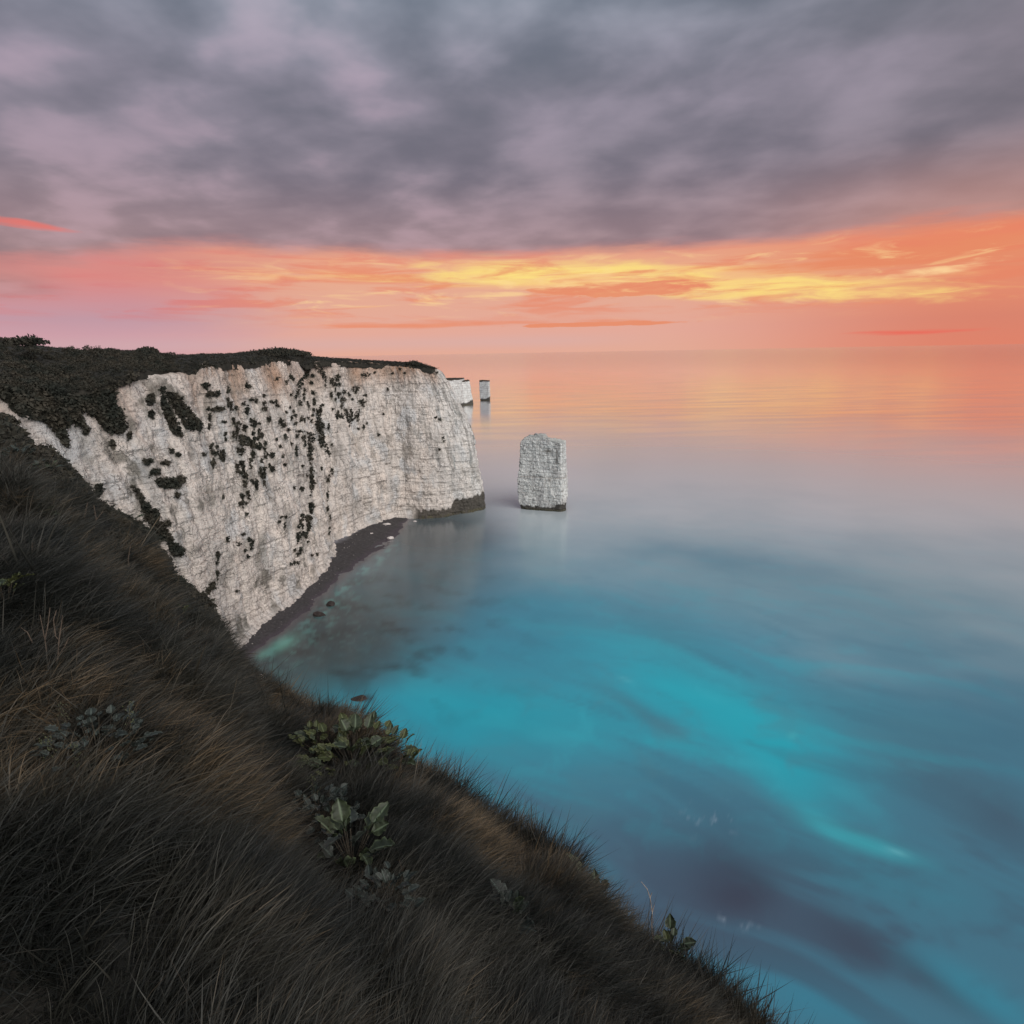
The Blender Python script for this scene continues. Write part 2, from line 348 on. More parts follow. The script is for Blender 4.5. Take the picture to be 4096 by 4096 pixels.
rough = fbm(S/1.1, zz/.9, 2.2, 3, .55); lump = fbm(S/4., zz/5., 8.8, 3)
dip = .03*S
lay = (zz+dip+.35*pn(S/6., zz/6., 4.))/1.25; L = np.floor(lay); lf = lay-L
cell = (S+3.*hsh(L, 77)+.3*pn(S/1.5, zz/1.5, 6.))/(1.3+1.4*hsh(L, 13)); Cc = np.floor(cell); cf = cell-Cc
blk = hsh(L, Cc, 5)-.5; blk2 = hsh(np.floor(lay/2.7), np.floor(cell/2.3+.4*L/3), 9)-.5
joint = sst(lf, .1, .0)+.6*sst(cf, .07, .0)+.0
upper = sst(zz, 26, 42)
bm = np.clip(.75-.55*upper+.25*pn(S/12., zz/12., 3.), .1, 1)
rgt = sst(S, sb[15], sb[17])
disp = 1.5*rib+1.15*(flute-.35)*(1.1-.4*upper)*(1-.65*rgt)+.16*rough*(.8+.9*upper)+.55*lump*.6+bm*(.5*blk+.6*blk2-.2*joint)
# vertical gullies at traced feet / notch
def gully(px, py, width, depth, z0, z1):
    global disp
    q = at_z(px, py, 1.) if py > 1900 else at_r(px, py, 150)
    return
toe = sst(zz, 2.6, .9)*(1-tip)
disp = disp*(1-.55*toe)+.9*toe
notch_a = np.interp(-18.1, aT[:int(NS*.75)], sv[:int(NS*.75)])
g1 = np.exp(-((S-notch_a-.05*(48-zz))/1.2)**2)*sst(zz, 26, 47)*2.6+np.exp(-((S-notch_a-5.)/1.6)**2)*sst(zz, 34, 47)*2.2
crack_a = np.interp(azs(892, 1460)[0], aT[:int(NS*.75)], sv[:int(NS*.75)])
g2 = np.exp(-((S-crack_a-.12*(47-zz))/.55)**2)*sst(zz, 12, 20)*1.7
disp = disp-g1-g2
disp = disp*sst(1-tt, 0, .02)+0*S
Pc = Pg+N0*disp[..., None]
# horizontal hollow over the beach near the tip
NC = grid_normals(Pc); NC = NC*np.sign(np.sum(NC*N0, -1, keepdims=True))
QX, QY, _ = proj(Pc)
# tint: real colour of the chalk
def cmix(c, k, col): return c*(1-k[..., None])+np.array(col)*k[..., None]
col = np.zeros(Pc.shape)+np.array([.77, .715, .665])
col = cmix(col, sst(fbm(S/9., zz/16., 12., 4), -.15, .55)*.6, (.60, .575, .55))
col = cmix(col, sst(fbm(S/5., zz/9., 14., 4), .05, .6)*.6, (.60, .64, .67))
col = cmix(col, sst(fbm(S/6., zz/12., 19., 4), .15, .6)*.5, (.80, .71, .64))
col = cmix(col, sst(S, sb[18], sb[21])*.6, (.78, .80, .79))
brn2 = (np.exp(-((QX-1625)/95)**2-((QY-1472)/22)**2)+.8*np.exp(-((QX-835)/40)**2-((QY-1478)/35)**2))*sst(fbm(S/1.2, zz/2., 97., 3), -.5, .2)*(Pc[..., 1] > 60)
brown = sst(zz+3*fbm(S/3.5, zz/14., 21., 4), 38.5, 45.)*np.clip(.55+.9*pn(S/8., zz/30., 31.), 0, 1)*(1-.3*leftk)
col = cmix(col, brown*.9, (.45, .29, .20)); col = cmix(col, np.clip(brn2, 0, 1)*.85, (.36, .2, .12))
bluew = sst(fbm(S/1.1, zz/7., 98., 4), .0, .5)*sst(S, sb[18]-2, sb[20])*sst(zz, 6, 14)*sst(pn(S/4., zz/9., 99.), -.1, .35); col = cmix(col, bluew*.75, (.30, .35, .36))
drip = sst(fbm(S/.9, zz/16., 25., 4), .15, .6)*sst(zz, 8, 30)
col = cmix(col, drip*.6, (.32, .30, .28))
fis = sst(np.abs(pn(S/3.1, zz/26., 5.1)), .07, .0)*sst(pn(S/5., zz/9., 91.), -.25, .35); col = cmix(col, fis*.55, (.24, .22, .2))
st2 = sst(fbm(S/1.5, zz/22., 95., 3), .1, .6)*sst(pn(S/11., zz/14., 96.), -.1, .5); col = cmix(col, st2*.5, (.42, .43, .43))
dirt = sst(fbm(S/4.2, zz/6., 28., 5, .6), .1, .55)
zone = lambda cx, cy, rx, ry: np.exp(-(((QX-cx)/rx)**2+((QY-cy)/ry)**2))
dz = np.clip(.38+zone(680, 1640, 130, 120)+zone(600, 1850, 200, 170)+zone(730, 2020, 90, 120)+zone(1150, 2250, 110, 120)+zone(1090, 2380, 90, 60)+zone(950, 2490, 60, 80)+zone(910, 2580, 50, 60), 0, 1)
dz = dz*(Pc[..., 1] > 60)
col = cmix(col, dirt*dz*.85, (.2, .19, .165))
for zf, kf in ((43.2, .75), (40.6, .3), (36.5, .3), (9.2, .4), (6.2, .35)):
    ln = np.exp(-((zz+dip*.35-zf-.25*pn(S/7., 0*zz, zf))/.16)**2)*sst(pn(S/1.7, zz/2., zf), -.25, .1)
    col = cmix(col, ln*kf, (.16, .14, .13))
joc = joint*bm*sst(pn(S/5., zz/5., 44.), -.3, .4)
col = cmix(col, np.clip(joc, 0, 1)*.45, (.24, .22, .2))
col = cmix(col, np.exp(-((S-crack_a-.12*(47-zz))/.5)**2)*sst(zz, 18, 24)*.85, (.13, .09, .07))
# weed and algae round the foot where the sea reaches
wet = sst(S, sb[17]+1, sb[17]+4)
wz = (2.6+2.6*sst(S, sb[19]+1.5, sb[19]+3.5))+1.*fbm(S/1.5, zz/3., 51., 3)
alg = wet*sst(zz, wz+.5, wz-.5)
col = cmix(col, alg*.93, (.055, .05, .04))
col = cmix(col, wet*sst(zz, 1.1, .7)*sst(pn(S/1., zz, 3.), -.3, .3)*.5, (.12, .115, .06))
col = cmix(col, toe*.5*(1-wet), (.66, .61, .57))
cliff_me = mesh_np('cliff_face', Pc.reshape(-1, 3), grid_faces(NS, NZ), CHALK, col.reshape(-1, 3))
cliff = link('white_cliff', cliff_me)
tag(cliff, 'long white chalk cliff face with dark shrubs and gullies curving to the headland', 'cliff', kind='thing')
# coarse copy for placing things on the face
sub = Pc[::2, ::2]; bvh_cliff = BVHTree.FromPolygons(sub.reshape(-1, 3).tolist(), grid_faces(*sub.shape[:2]).tolist())

# ------------------------------------------------------------------ turf on the far cliff top
SKYL = [(-300, 1372), (0, 1378), (37, 1374), (71, 1384), (140, 1379), (217, 1390), (342, 1399), (466, 1402), (568, 1402), (700, 1419), (886, 1415), (980, 1409), (1042, 1402), (1120, 1398), (1195, 1400), (1215, 1405), (1243, 1424), (1300, 1430),
        (1377, 1435), (1515, 1442), (1625, 1450), (1656, 1447), (1704, 1459), (1739, 1472)]
k_az = np.array([azs(*q)[0] for q in SKYL]); k_sl = np.array([azs(*q)[1] for q in SKYL])
vis = (sv > sb[0]) & (sv < sb[21])
m_i = np.argmax(sv > sb[21])
o_ = np.argsort(aT[:m_i]); ra_, rr_ = aT[:m_i][o_], rT[:m_i][o_]
def r_top(a): return np.interp(a, ra_, rr_)
A = np.linspace(-66, -6.9, 700); NR = 70
rt = r_top(A); rsk = rt+np.interp(A, [-66, -40, -30, -20, -12, -6.9], [60, 42, 34, 26, 14, 2.])
st_ = top_slope(A)-.0015; ss_ = np.interp(A, k_az, k_sl)
q = np.linspace(0, 1, NR)[None]
rr = rt[:, None]*(1-.004*(1-sst(q, 0, .05)))+(rsk-rt)[:, None]*q**1.3
sl = st_[:, None]+(ss_-st_)[:, None]*sst(q, -.3, 1.15)/sst(np.array(1.), -.3, 1.15)
zz2 = 50+sl*rr
q2 = np.linspace(0, 1, 24)[None, 1:]
rr2 = rsk[:, None]+q2*np.interp(A, [-66, -30, -12, -6.9], [160, 90, 40, 10])[:, None]
zz3 = 50+ss_[:, None]*rsk[:, None]-.9*q2-q2**2*7
RR = np.concatenate([rt[:, None]-.6, rr, rr2], 1); ZF = np.concatenate([zz2[:, :1]-1.3, zz2, zz3], 1)
fx, fy = RR*np.sin(np.radians(A))[:, None], RR*np.cos(np.radians(A))[:, None]
amp = np.concatenate([0*A[:, None], sst(q, 0, .1)*(1-.75*q)+0*A[:, None], .25+0*q2+0*A[:, None]], 1)
ZF = ZF+amp*(.55*fbm(fx/7., fy/7., 1., 3)+.22*fbm(fx/1.6, fy/1.6, 2., 3))
FP = np.stack([fx, fy, ZF], -1)
far_turf = link('headland_turf', mesh_np('headland_turf', FP.reshape(-1, 3), grid_faces(*FP.shape[:2]), EARTH)); tag(far_turf, kind='structure')

# ------------------------------------------------------------------ near slope
EDGE = [(-300, 1600), (0, 1597), (37, 1663), (75, 1725), (102, 1730), (168, 1750), (217, 1794), (239, 1840), (280, 1868), (302, 1890), (319, 1955), (387, 1978), (421, 2012), (455, 2020), (484, 2063), (552, 2114), (575, 2170), (615, 2234), (666, 2325),
        (723, 2375), (797, 2440), (831, 2520), (871, 2606), (911, 2655), (968, 2710), (1059, 2785), (1122, 2865), (1236, 2930), (1452, 3000), (1613, 3095), (1707, 3125), (1856, 3255), (2010, 3340), (2142, 3380), (2245, 3455), (2399, 3610), (2484, 3720), (2598, 3785), (2712, 3850), (2826, 3925), (2888, 4000), (3025, 4110), (3200, 4330), (3500, 4800)]
e_az = np.array([azs(*q)[0] for q in EDGE]); e_sl = np.array([azs(*q)[1] for q in EDGE])
o_ = np.argsort(e_az); e_az, e_sl = e_az[o_], e_sl[o_]; e_sl = e_sl-.026*(e_az < -33)-.014*((e_az >= -33) & (e_az < -26))-.04*(e_az > -16)-.055*(e_az > 8)
def r_edge(a): return np.exp(np.interp(a, [-180, -120, -70, -50, -44, -39.6, -36, -32, -27.5, -24, -20, -13, -10, 0, 15, 26, 45, 90, 130, 180], np.log([90, 90, 80, 70, 64, 56, 44, 31, 19, 13.5, 10, 6.9, 6.3, 5.3, 4.1, 3.3, 2.8, 3.6, 20, 90])))
def s_edge(a): return np.where(a < e_az[0], np.interp(a, [-180, -90, -60, e_az[0]], [.02, .02, .0, e_sl[0]]), np.where(a > e_az[-1], np.interp(a, [e_az[-1], 60, 120, 180], [e_sl[-1], -1.3, -.1, .02]), np.interp(a, e_az, e_sl)))
GND = 1.75
def near_z(a, r):                     # height without tussocks
    re = r_edge(a); ze = s_edge(a)*re
    f = np.clip(r/re, 0, 1)
    return 50-GND+(ze+GND)*f**1.04
def tuss(x, y, cell):
    gx, gy = np.floor(x/cell), np.floor(y/cell); best = np.full(np.shape(x), 9.); bx, by = np.zeros(np.shape(x)), np.zeros(np.shape(x))
    for i in (-1, 0, 1):
        for j in (-1, 0, 1):
            cx, cy = gx+i, gy+j; ox = (cx+.15+.7*hsh(cx+500, cy+500, 1))*cell; oy = (cy+.15+.7*hsh(cx+500, cy+500, 2))*cell
            d_ = np.hypot(x-ox, y-oy)/cell/(.75+.6*hsh(cx+500, cy+500, 3)); k = d_ < best; best = np.where(k, d_, best); bx = np.where(k, x-ox, bx); by = np.where(k, y-oy, by)
    return best, bx, by
def bumps(x, y, r, f):
    am = np.clip(r/9., .3, 1.)*(1-.6*sst(r, 16, 36))
    xw, yw = x+.25*pn(x/.6, y/.6, 4.), y+.25*pn(x/.6, y/.6, 5.); t1 = tuss(xw, yw, 1.15)[0]; t2 = tuss(xw, yw, 2.7)[0]
    b = am*(.4*fbm(x/2.2, y/2.2, 6., 3)+.62*(np.clip(1-t1**2*1.4, -.3, 1)-.45)+.5*(np.clip(1-t2**2*1.6, 0, 1)-.4))+np.clip(r/30-.2, 0, 1)*.4*fbm(x/7., y/7., 9., 3)
    return b*(1-.75*sst(f, .8, 1.))*sst(r, .2, 1.2)
A2 = np.concatenate([np.linspace(-180, -58, 60)[:-1], np.linspace(-58, 40, 760), np.linspace(40, 180, 60)[1:]])
u = np.linspace(0, 1, 190)[None]**1.25
re = r_edge(A2)[:, None]; r1 = .15+(re-.15)*u
a2 = np.radians(A2)[:, None]
x1, y1 = r1*np.sin(a2), r1*np.cos(a2)
z1 = near_z(A2[:, None]+0*r1, r1)+bumps(x1, y1, r1, r1/re)
z_e = z1[:, -1:]
ub = np.linspace(0, 1, 40)[None, 1:]
cliffy = sst(A2, -43.5, -40.5)[:, None]*(1-sst(A2, 120, 150)[:, None])   # where the ground breaks off to the sea
reach = np.interp(A2, [-60, -40, -30, -10, 30, 90, 140], [22, 20, 22, 20, 16, 20, 40])[:, None]
r2 = re+ub*reach*(cliffy+.0*ub)+ub*90*(1-cliffy)
drop = ub**1.15
drop = .25*ub+.75*sst(ub, 0, 1)**.8
z2c = z_e*(1-drop)+(-2.)*drop
flat = z_e+ub*4
z2 = z2c*cliffy+flat*(1-cliffy)
x2, y2 = r2*np.sin(a2), r2*np.cos(a2)
z2 = z2+cliffy*(fbm(x2/3., y2/3., z2/4., 3)*.6*ub)
NP_ = np.concatenate([np.stack([x1, y1, z1], -1), np.stack([x2, y2, z2], -1)], 1)
def slope_mat():
    m, t, b = material('slope_ground'); g = t.node('ShaderNodeNewGeometry'); pos = g.outputs['Position']
    a = t.node('ShaderNodeAttribute', attribute_name='bare').outputs['Fac']
    n = t.noise(pos, 1.3, 5., .6); n2 = t.noise(pos, 3.3, 5., .65)
    c = t.mix(t.rng(n, .35, .65), (.017, .017, .014), (.034, .03, .024))
    ch = t.mix(t.rng(n2, .35, .65), (.36, .31, .27), (.6, .56, .52))
    t.put(b.inputs['Base Color'], t.mix(a, c, ch)); b.inputs['Roughness'].default_value = .95; return m
bare = np.concatenate([0*r1, cliffy*sst(ub, .12, .3)], 1)
near_me = mesh_np('near_slope', NP_.reshape(-1, 3), grid_faces(*NP_.shape[:2]), slope_mat(), extra={'bare': bare.ravel()})
near = link('grassy_slope', near_me); tag(near, kind='structure')
subn = NP_[59:820:2, ::2]; bvh_near = BVHTree.FromPolygons(subn.reshape(-1, 3).tolist(), grid_faces(*subn.shape[:2]).tolist())
subf = FP[::2, ::2]; bvh_far = BVHTree.FromPolygons(subf.reshape(-1, 3).tolist(), grid_faces(*subf.shape[:2]).tolist())
def hit(bvh, px, py):
    v = Vector(ray(px, py)).normalized(); h = bvh.ray_cast(Vector(EYEP), v)
    return (h[0], h[1]) if h[0] is not None else (None, None)

# ------------------------------------------------------------------ beach and sea
WL = [(940, 2680), (990, 2625), (1098, 2543), (1207, 2462), (1280, 2384), (1370, 2300), (1442, 2250), (1536, 2183), (1601, 2115), (1640, 2066)]
wl = np.array([at_z(x, y, 0)[:2] for x, y in WL]); wl = np.vstack([[-30, 60], [-36, 80], wl, ])
BB = np.array([(-60, 55), (-52, 75), (-50.5, 91), (-50, 97), (-49.6, 105), (-48.4, 112), (-47.6, 120), (-47.4, 132), (-47.2, 140), (-47.8, 147), (-50.3, 153.6), (-49, 159.3), (-46.8, 163.5), (-44.4, 170.4), (-41.5, 178), (-38, 184), (-34, 185)])
def resamp(P_, n):
    s = np.concatenate([[0], np.cumsum(np.linalg.norm(np.diff(P_, axis=0), axis=1))]); q_ = np.linspace(0, s[-1], n)
    return np.stack([np.interp(q_, s, P_[:, k]) for k in (0, 1)], -1)
b0, b1 = resamp(BB, 400), resamp(wl, 400)
ub_ = np.linspace(0, 1.35, 90)[None, :, None]
bxy = b0[:, None]*(1-ub_)+b1[:, None]*ub_
bz = 1.9*(1-ub_[..., 0])+.0*bxy[..., 0]+.12*fbm(bxy[..., 0]/1.5, bxy[..., 1]/1.5, 1., 3)+.3*fbm(bxy[..., 0]/5, bxy[..., 1]/5, 2., 3)
def beach_mat():
    m, t, b = material('dark_shingle'); pos = t.node('ShaderNodeNewGeometry').outputs['Position']
    n = t.noise(pos, 2.2, 6., .75); v_ = t.node('ShaderNodeTexVoronoi'); t.put(v_.inputs['Vector'], pos); v_.inputs['Scale'].default_value = 3.
    c = t.mix(t.rng(n, .35, .65), (.022, .02, .021), (.05, .046, .049))
    s = t.node('ShaderNodeSeparateColor'); t.l.new(v_.outputs['Color'], s.inputs[0])
    c = t.mix(t.m('MULTIPLY', t.rng(s.outputs[0], .93, .97), t.rng(v_.outputs['Distance'], .28, .14)), c, (.28, .26, .26))
    sp_ = t.node('ShaderNodeSeparateXYZ'); t.l.new(pos, sp_.inputs[0])
    c = t.mix(t.rng(sp_.outputs[2], 1.35, 1.75), c, (.17, .17, .19))
    c = t.mix(t.rng(sp_.outputs[2], .45, .0), c, (.05, .04, .05))
    t.put(b.inputs['Base Color'], c); b.inputs['Roughness'].default_value = .75
    bp = t.node('ShaderNodeBump'); bp.inputs['Strength'].default_value = .8; bp.inputs['Distance'].default_value = .15; t.l.new(n, bp.inputs['Height']); t.l.new(bp.outputs[0], b.inputs['Normal']); return m
beach = link('beach', mesh_np('beach', np.concatenate([bxy, bz[..., None]], -1).reshape(-1, 3), grid_faces(400, 90), beach_mat())); tag(beach, kind='structure')

A3 = np.concatenate([np.linspace(-180, -45, 60)[:-1], np.linspace(-45, 50, 560), np.linspace(50, 180, 60)[1:-1]])
R3 = np.concatenate([[.5, 8, 16], np.geomspace(22, 1500, 420), np.geomspace(1600, 90000, 30)])
a3 = np.radians(A3)[:, None]; sx, sy = R3[None]*np.sin(a3), R3[None]*np.cos(a3)
SP = np.stack([sx, sy, 0*sx], -1)
u4, v4, fr4 = proj(SP); uu, vv = u4/4096*1932, v4/4096*1932     # water colour read in the photo's 1932 grid
wq = 16*fbm(sx/30., sy/30., 1., 4)+22*pn(sx/55., sy/55., 2.); wr = 14*fbm(sx/30., sy/30., 9., 4)+16*pn(sx/50., sy/50., 5.)
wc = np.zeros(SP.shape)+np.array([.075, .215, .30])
rs_ = np.hypot(sx, sy)+18*wq/14; wc = cmix(wc, sst(rs_, 95, 165), (.30, .40, .45)); wc = cmix(wc, sst(rs_, 118, 250), (.58, .60, .61))   # paler outside the bay: bright sky reflection painted into the water colour

def blob(col_, cx, cy, rx, ry, ang=0, k=1., hard=1., wob_=1.):
    global wc
    ca, sa = math.cos(R_(ang)), math.sin(R_(ang)); dx, dy = uu+wq*wob_-cx, vv+wr*wob_-cy
    e = ((dx*ca+dy*sa)/rx)**2+((-dx*sa+dy*ca)/ry)**2
    wc = cmix(wc, np.where(fr4, np.exp(-e**hard), 0)*k, col_)
streaks = fbm(sx/14.+.3*sy/14, sy/45., 4., 4)
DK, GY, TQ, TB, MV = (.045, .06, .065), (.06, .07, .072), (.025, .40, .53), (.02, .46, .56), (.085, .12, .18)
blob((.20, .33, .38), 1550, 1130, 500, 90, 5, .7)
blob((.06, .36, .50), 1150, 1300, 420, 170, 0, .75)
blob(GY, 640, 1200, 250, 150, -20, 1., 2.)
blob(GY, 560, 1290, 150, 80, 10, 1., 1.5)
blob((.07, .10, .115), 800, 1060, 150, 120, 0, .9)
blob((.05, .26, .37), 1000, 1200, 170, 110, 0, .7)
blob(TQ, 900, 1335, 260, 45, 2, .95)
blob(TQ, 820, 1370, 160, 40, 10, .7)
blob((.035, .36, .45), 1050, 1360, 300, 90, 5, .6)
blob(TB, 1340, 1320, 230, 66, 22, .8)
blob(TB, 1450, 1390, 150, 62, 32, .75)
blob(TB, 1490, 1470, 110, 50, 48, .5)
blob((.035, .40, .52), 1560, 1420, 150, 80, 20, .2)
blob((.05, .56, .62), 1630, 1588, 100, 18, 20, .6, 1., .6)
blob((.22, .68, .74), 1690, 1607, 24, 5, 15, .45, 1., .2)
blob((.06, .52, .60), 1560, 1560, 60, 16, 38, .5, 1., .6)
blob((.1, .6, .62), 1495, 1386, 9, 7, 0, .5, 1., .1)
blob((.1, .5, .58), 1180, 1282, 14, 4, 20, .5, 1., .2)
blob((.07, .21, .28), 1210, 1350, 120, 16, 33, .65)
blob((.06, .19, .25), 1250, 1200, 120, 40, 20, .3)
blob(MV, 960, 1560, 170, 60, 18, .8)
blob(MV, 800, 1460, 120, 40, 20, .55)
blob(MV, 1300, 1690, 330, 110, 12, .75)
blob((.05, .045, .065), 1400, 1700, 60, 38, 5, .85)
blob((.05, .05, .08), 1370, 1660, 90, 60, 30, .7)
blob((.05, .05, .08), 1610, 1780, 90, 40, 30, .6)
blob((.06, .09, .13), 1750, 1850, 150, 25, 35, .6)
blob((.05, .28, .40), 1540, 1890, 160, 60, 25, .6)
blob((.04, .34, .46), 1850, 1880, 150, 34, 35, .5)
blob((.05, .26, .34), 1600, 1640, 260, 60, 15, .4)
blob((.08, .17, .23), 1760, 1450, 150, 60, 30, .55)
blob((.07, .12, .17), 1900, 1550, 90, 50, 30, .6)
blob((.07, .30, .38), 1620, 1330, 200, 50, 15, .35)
blob((.05, .065, .075), 810, 1000, 130, 50, 0, .85, 1.6, .3)  # dark reflection below the headland, painted into the water colour
for bx_, by_, rx_, ry_, k_ in ((690, 1318, 16, 7, .8), (662, 1190, 30, 8, .35), (760, 1190, 30, 6, .35), (640, 1270, 30, 6, .4), (560, 1230, 30, 8, .5), (745, 1258, 16, 6, .4), (620, 1130, 14, 5, .5), (470, 1280, 40, 10, .4), (590, 1165, 30, 6, .4)):
    blob((.03, .028, .03), bx_, by_, rx_, ry_, 0, k_, 1.5, .3)
wx, wy = sx*.82-sy*.57, sx*.57+sy*.82      # drifting wisps of chalk-clouded water
wis = fbm(wx/26.+.5*pn(sx/20., sy/20., 3.), wy/7.+.6*pn(sx/18., sy/18., 8.), 6., 5, .55)
envl = np.where(fr4, np.exp(-((uu-1330)/520)**2-((vv-1400)/260)**2), 0)
wc = cmix(wc, sst(wis, .05, .75)*.4*envl, (.03, .48, .58)); wc = cmix(wc, sst(-wis, .0, .7)*.4*envl, (.06, .17, .25))
pch = fbm(sx/11.+.4*pn(sx/5., sy/5., 1.), sy/11., 77., 5, .55); wc = cmix(wc, sst(pch, .0, .8)*.4*envl, (.09, .25, .32)); wc = cmix(wc, sst(-pch, .1, .8)*.3*envl, (.05, .5, .6))
env2 = np.where(fr4, np.exp(-((uu-1500)/600)**2-((vv-1750)/260)**2), 0)*(1-.6*envl); wc = cmix(wc, sst(-wis, -.1, .5)*.6*env2, (.07, .085, .13))
fo = sst(fbm(sx/1.6, sy/1.6, 41., 4, .65), .35, .9)
wc = cmix(wc, fo*.6*np.where(fr4, np.exp(-((uu-1400)/40)**2-((vv-1738)/12)**2)+.5*np.exp(-((uu-1340)/60)**2-((vv-1548)/25)**2), 0), (.4, .5, .6))
kelp = sst(fbm(sx/7., sy/7., 61., 4, .5), .0, .7)*np.where(fr4, np.exp(-((uu-690)/230)**2-((vv-1200)/150)**2), 0)
wc = cmix(wc, kelp*.5, (.03, .032, .032))
peb = sst(fbm(sx/1.8, sy/1.4, 71., 3, .6), .15, .6)*np.where(fr4, np.exp(-((uu-600)/120)**2-((vv-1170)/80)**2), 0); wc = cmix(wc, peb*.25, (.12, .24, .23))
# pale milky water where the chalk stones lie along the shore
dline = np.full(sx.shape, 1e9)
near_m = (np.hypot(sx+40, sy-130) < 90)
pts = np.stack([sx[near_m], sy[near_m]], -1)
wr_ = resamp(wl, 300); dd = np.full(len(pts), 1e9)
for k in range(0, 300, 2): dd = np.minimum(dd, np.hypot(pts[:, 0]-wr_[k, 0], pts[:, 1]-wr_[k, 1]))
dline[near_m] = dd
milk = np.exp(-((dline-3.2)/2.2)**2)*sst(fbm(sx/2.3, sy/3.5, 3., 3), -.15, .5)*sst(sy, 82, 95)*(1-sst(sy, 140, 170))
wc = cmix(wc, milk*.35, (.16, .42, .40))
milk2 = np.exp(-((dline-6)/4.)**2)*sst(fbm(sx/2., sy/2.5, 13., 3), .1, .6)*sst(sy, 85, 95)*(1-sst(sy, 125, 150))
wc = cmix(wc, milk2*.25, (.12, .33, .30))
blob((.13, .36, .30), 530, 1215, 30, 12, -25, .75, 1., .3)
blob((.13, .36, .30), 492, 1232, 14, 8, -25, .6, 1., .3)
shade_ = sst(dline, 4.5, 0)*sst(sy, 70, 85)
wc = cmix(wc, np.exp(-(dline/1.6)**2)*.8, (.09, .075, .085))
def water_mat():
    m, t, b = material('sea_water'); pos = t.node('ShaderNodeNewGeometry').outputs['Position']
    tint = t.node('ShaderNodeAttribute', attribute_name='tint').outputs['Color']
    t.put(b.inputs['Base Color'], tint); b.inputs['Roughness'].default_value = .9; b.inputs['Specular IOR Level'].default_value = 0.
    n2 = t.noise(t.mapv(pos, (.02, .09, 1)), .5, 4., .6)
    gl = t.node('ShaderNodeBsdfGlossy'); gl.inputs['Color'].default_value = (1, 1, 1, 1)
    dl = t.node('ShaderNodeVectorMath', operation='LENGTH'); t.l.new(pos, dl.inputs[0]); fr2 = t.rng(dl.outputs['Value'], 200., 1500.)
    t.put(gl.inputs['Roughness'], t.m('SUBTRACT', t.rng(n2, .3, .7, .15, .22), t.m('MULTIPLY', fr2, .06))); 
    fr_ = t.node('ShaderNodeFresnel'); fr_.inputs['IOR'].default_value = 1.34
    f = t.m('MULTIPLY', t.m('POWER', fr_.outputs[0], 1.3), 2.1, clamp=True)
    mx = t.node('ShaderNodeMixShader'); t.l.new(f, mx.inputs[0]); t.l.new(b.outputs[0], mx.inputs[1]); t.l.new(gl.outputs[0], mx.inputs[2])
    t.l.new(mx.outputs[0], t.n['Material Output'].inputs[0]); return m
sea = link('sea', mesh_np('sea', SP.reshape(-1, 3), grid_faces(*SP.shape[:2], wrap=True), water_mat(), wc.reshape(-1, 3))); tag(sea, kind='structure')

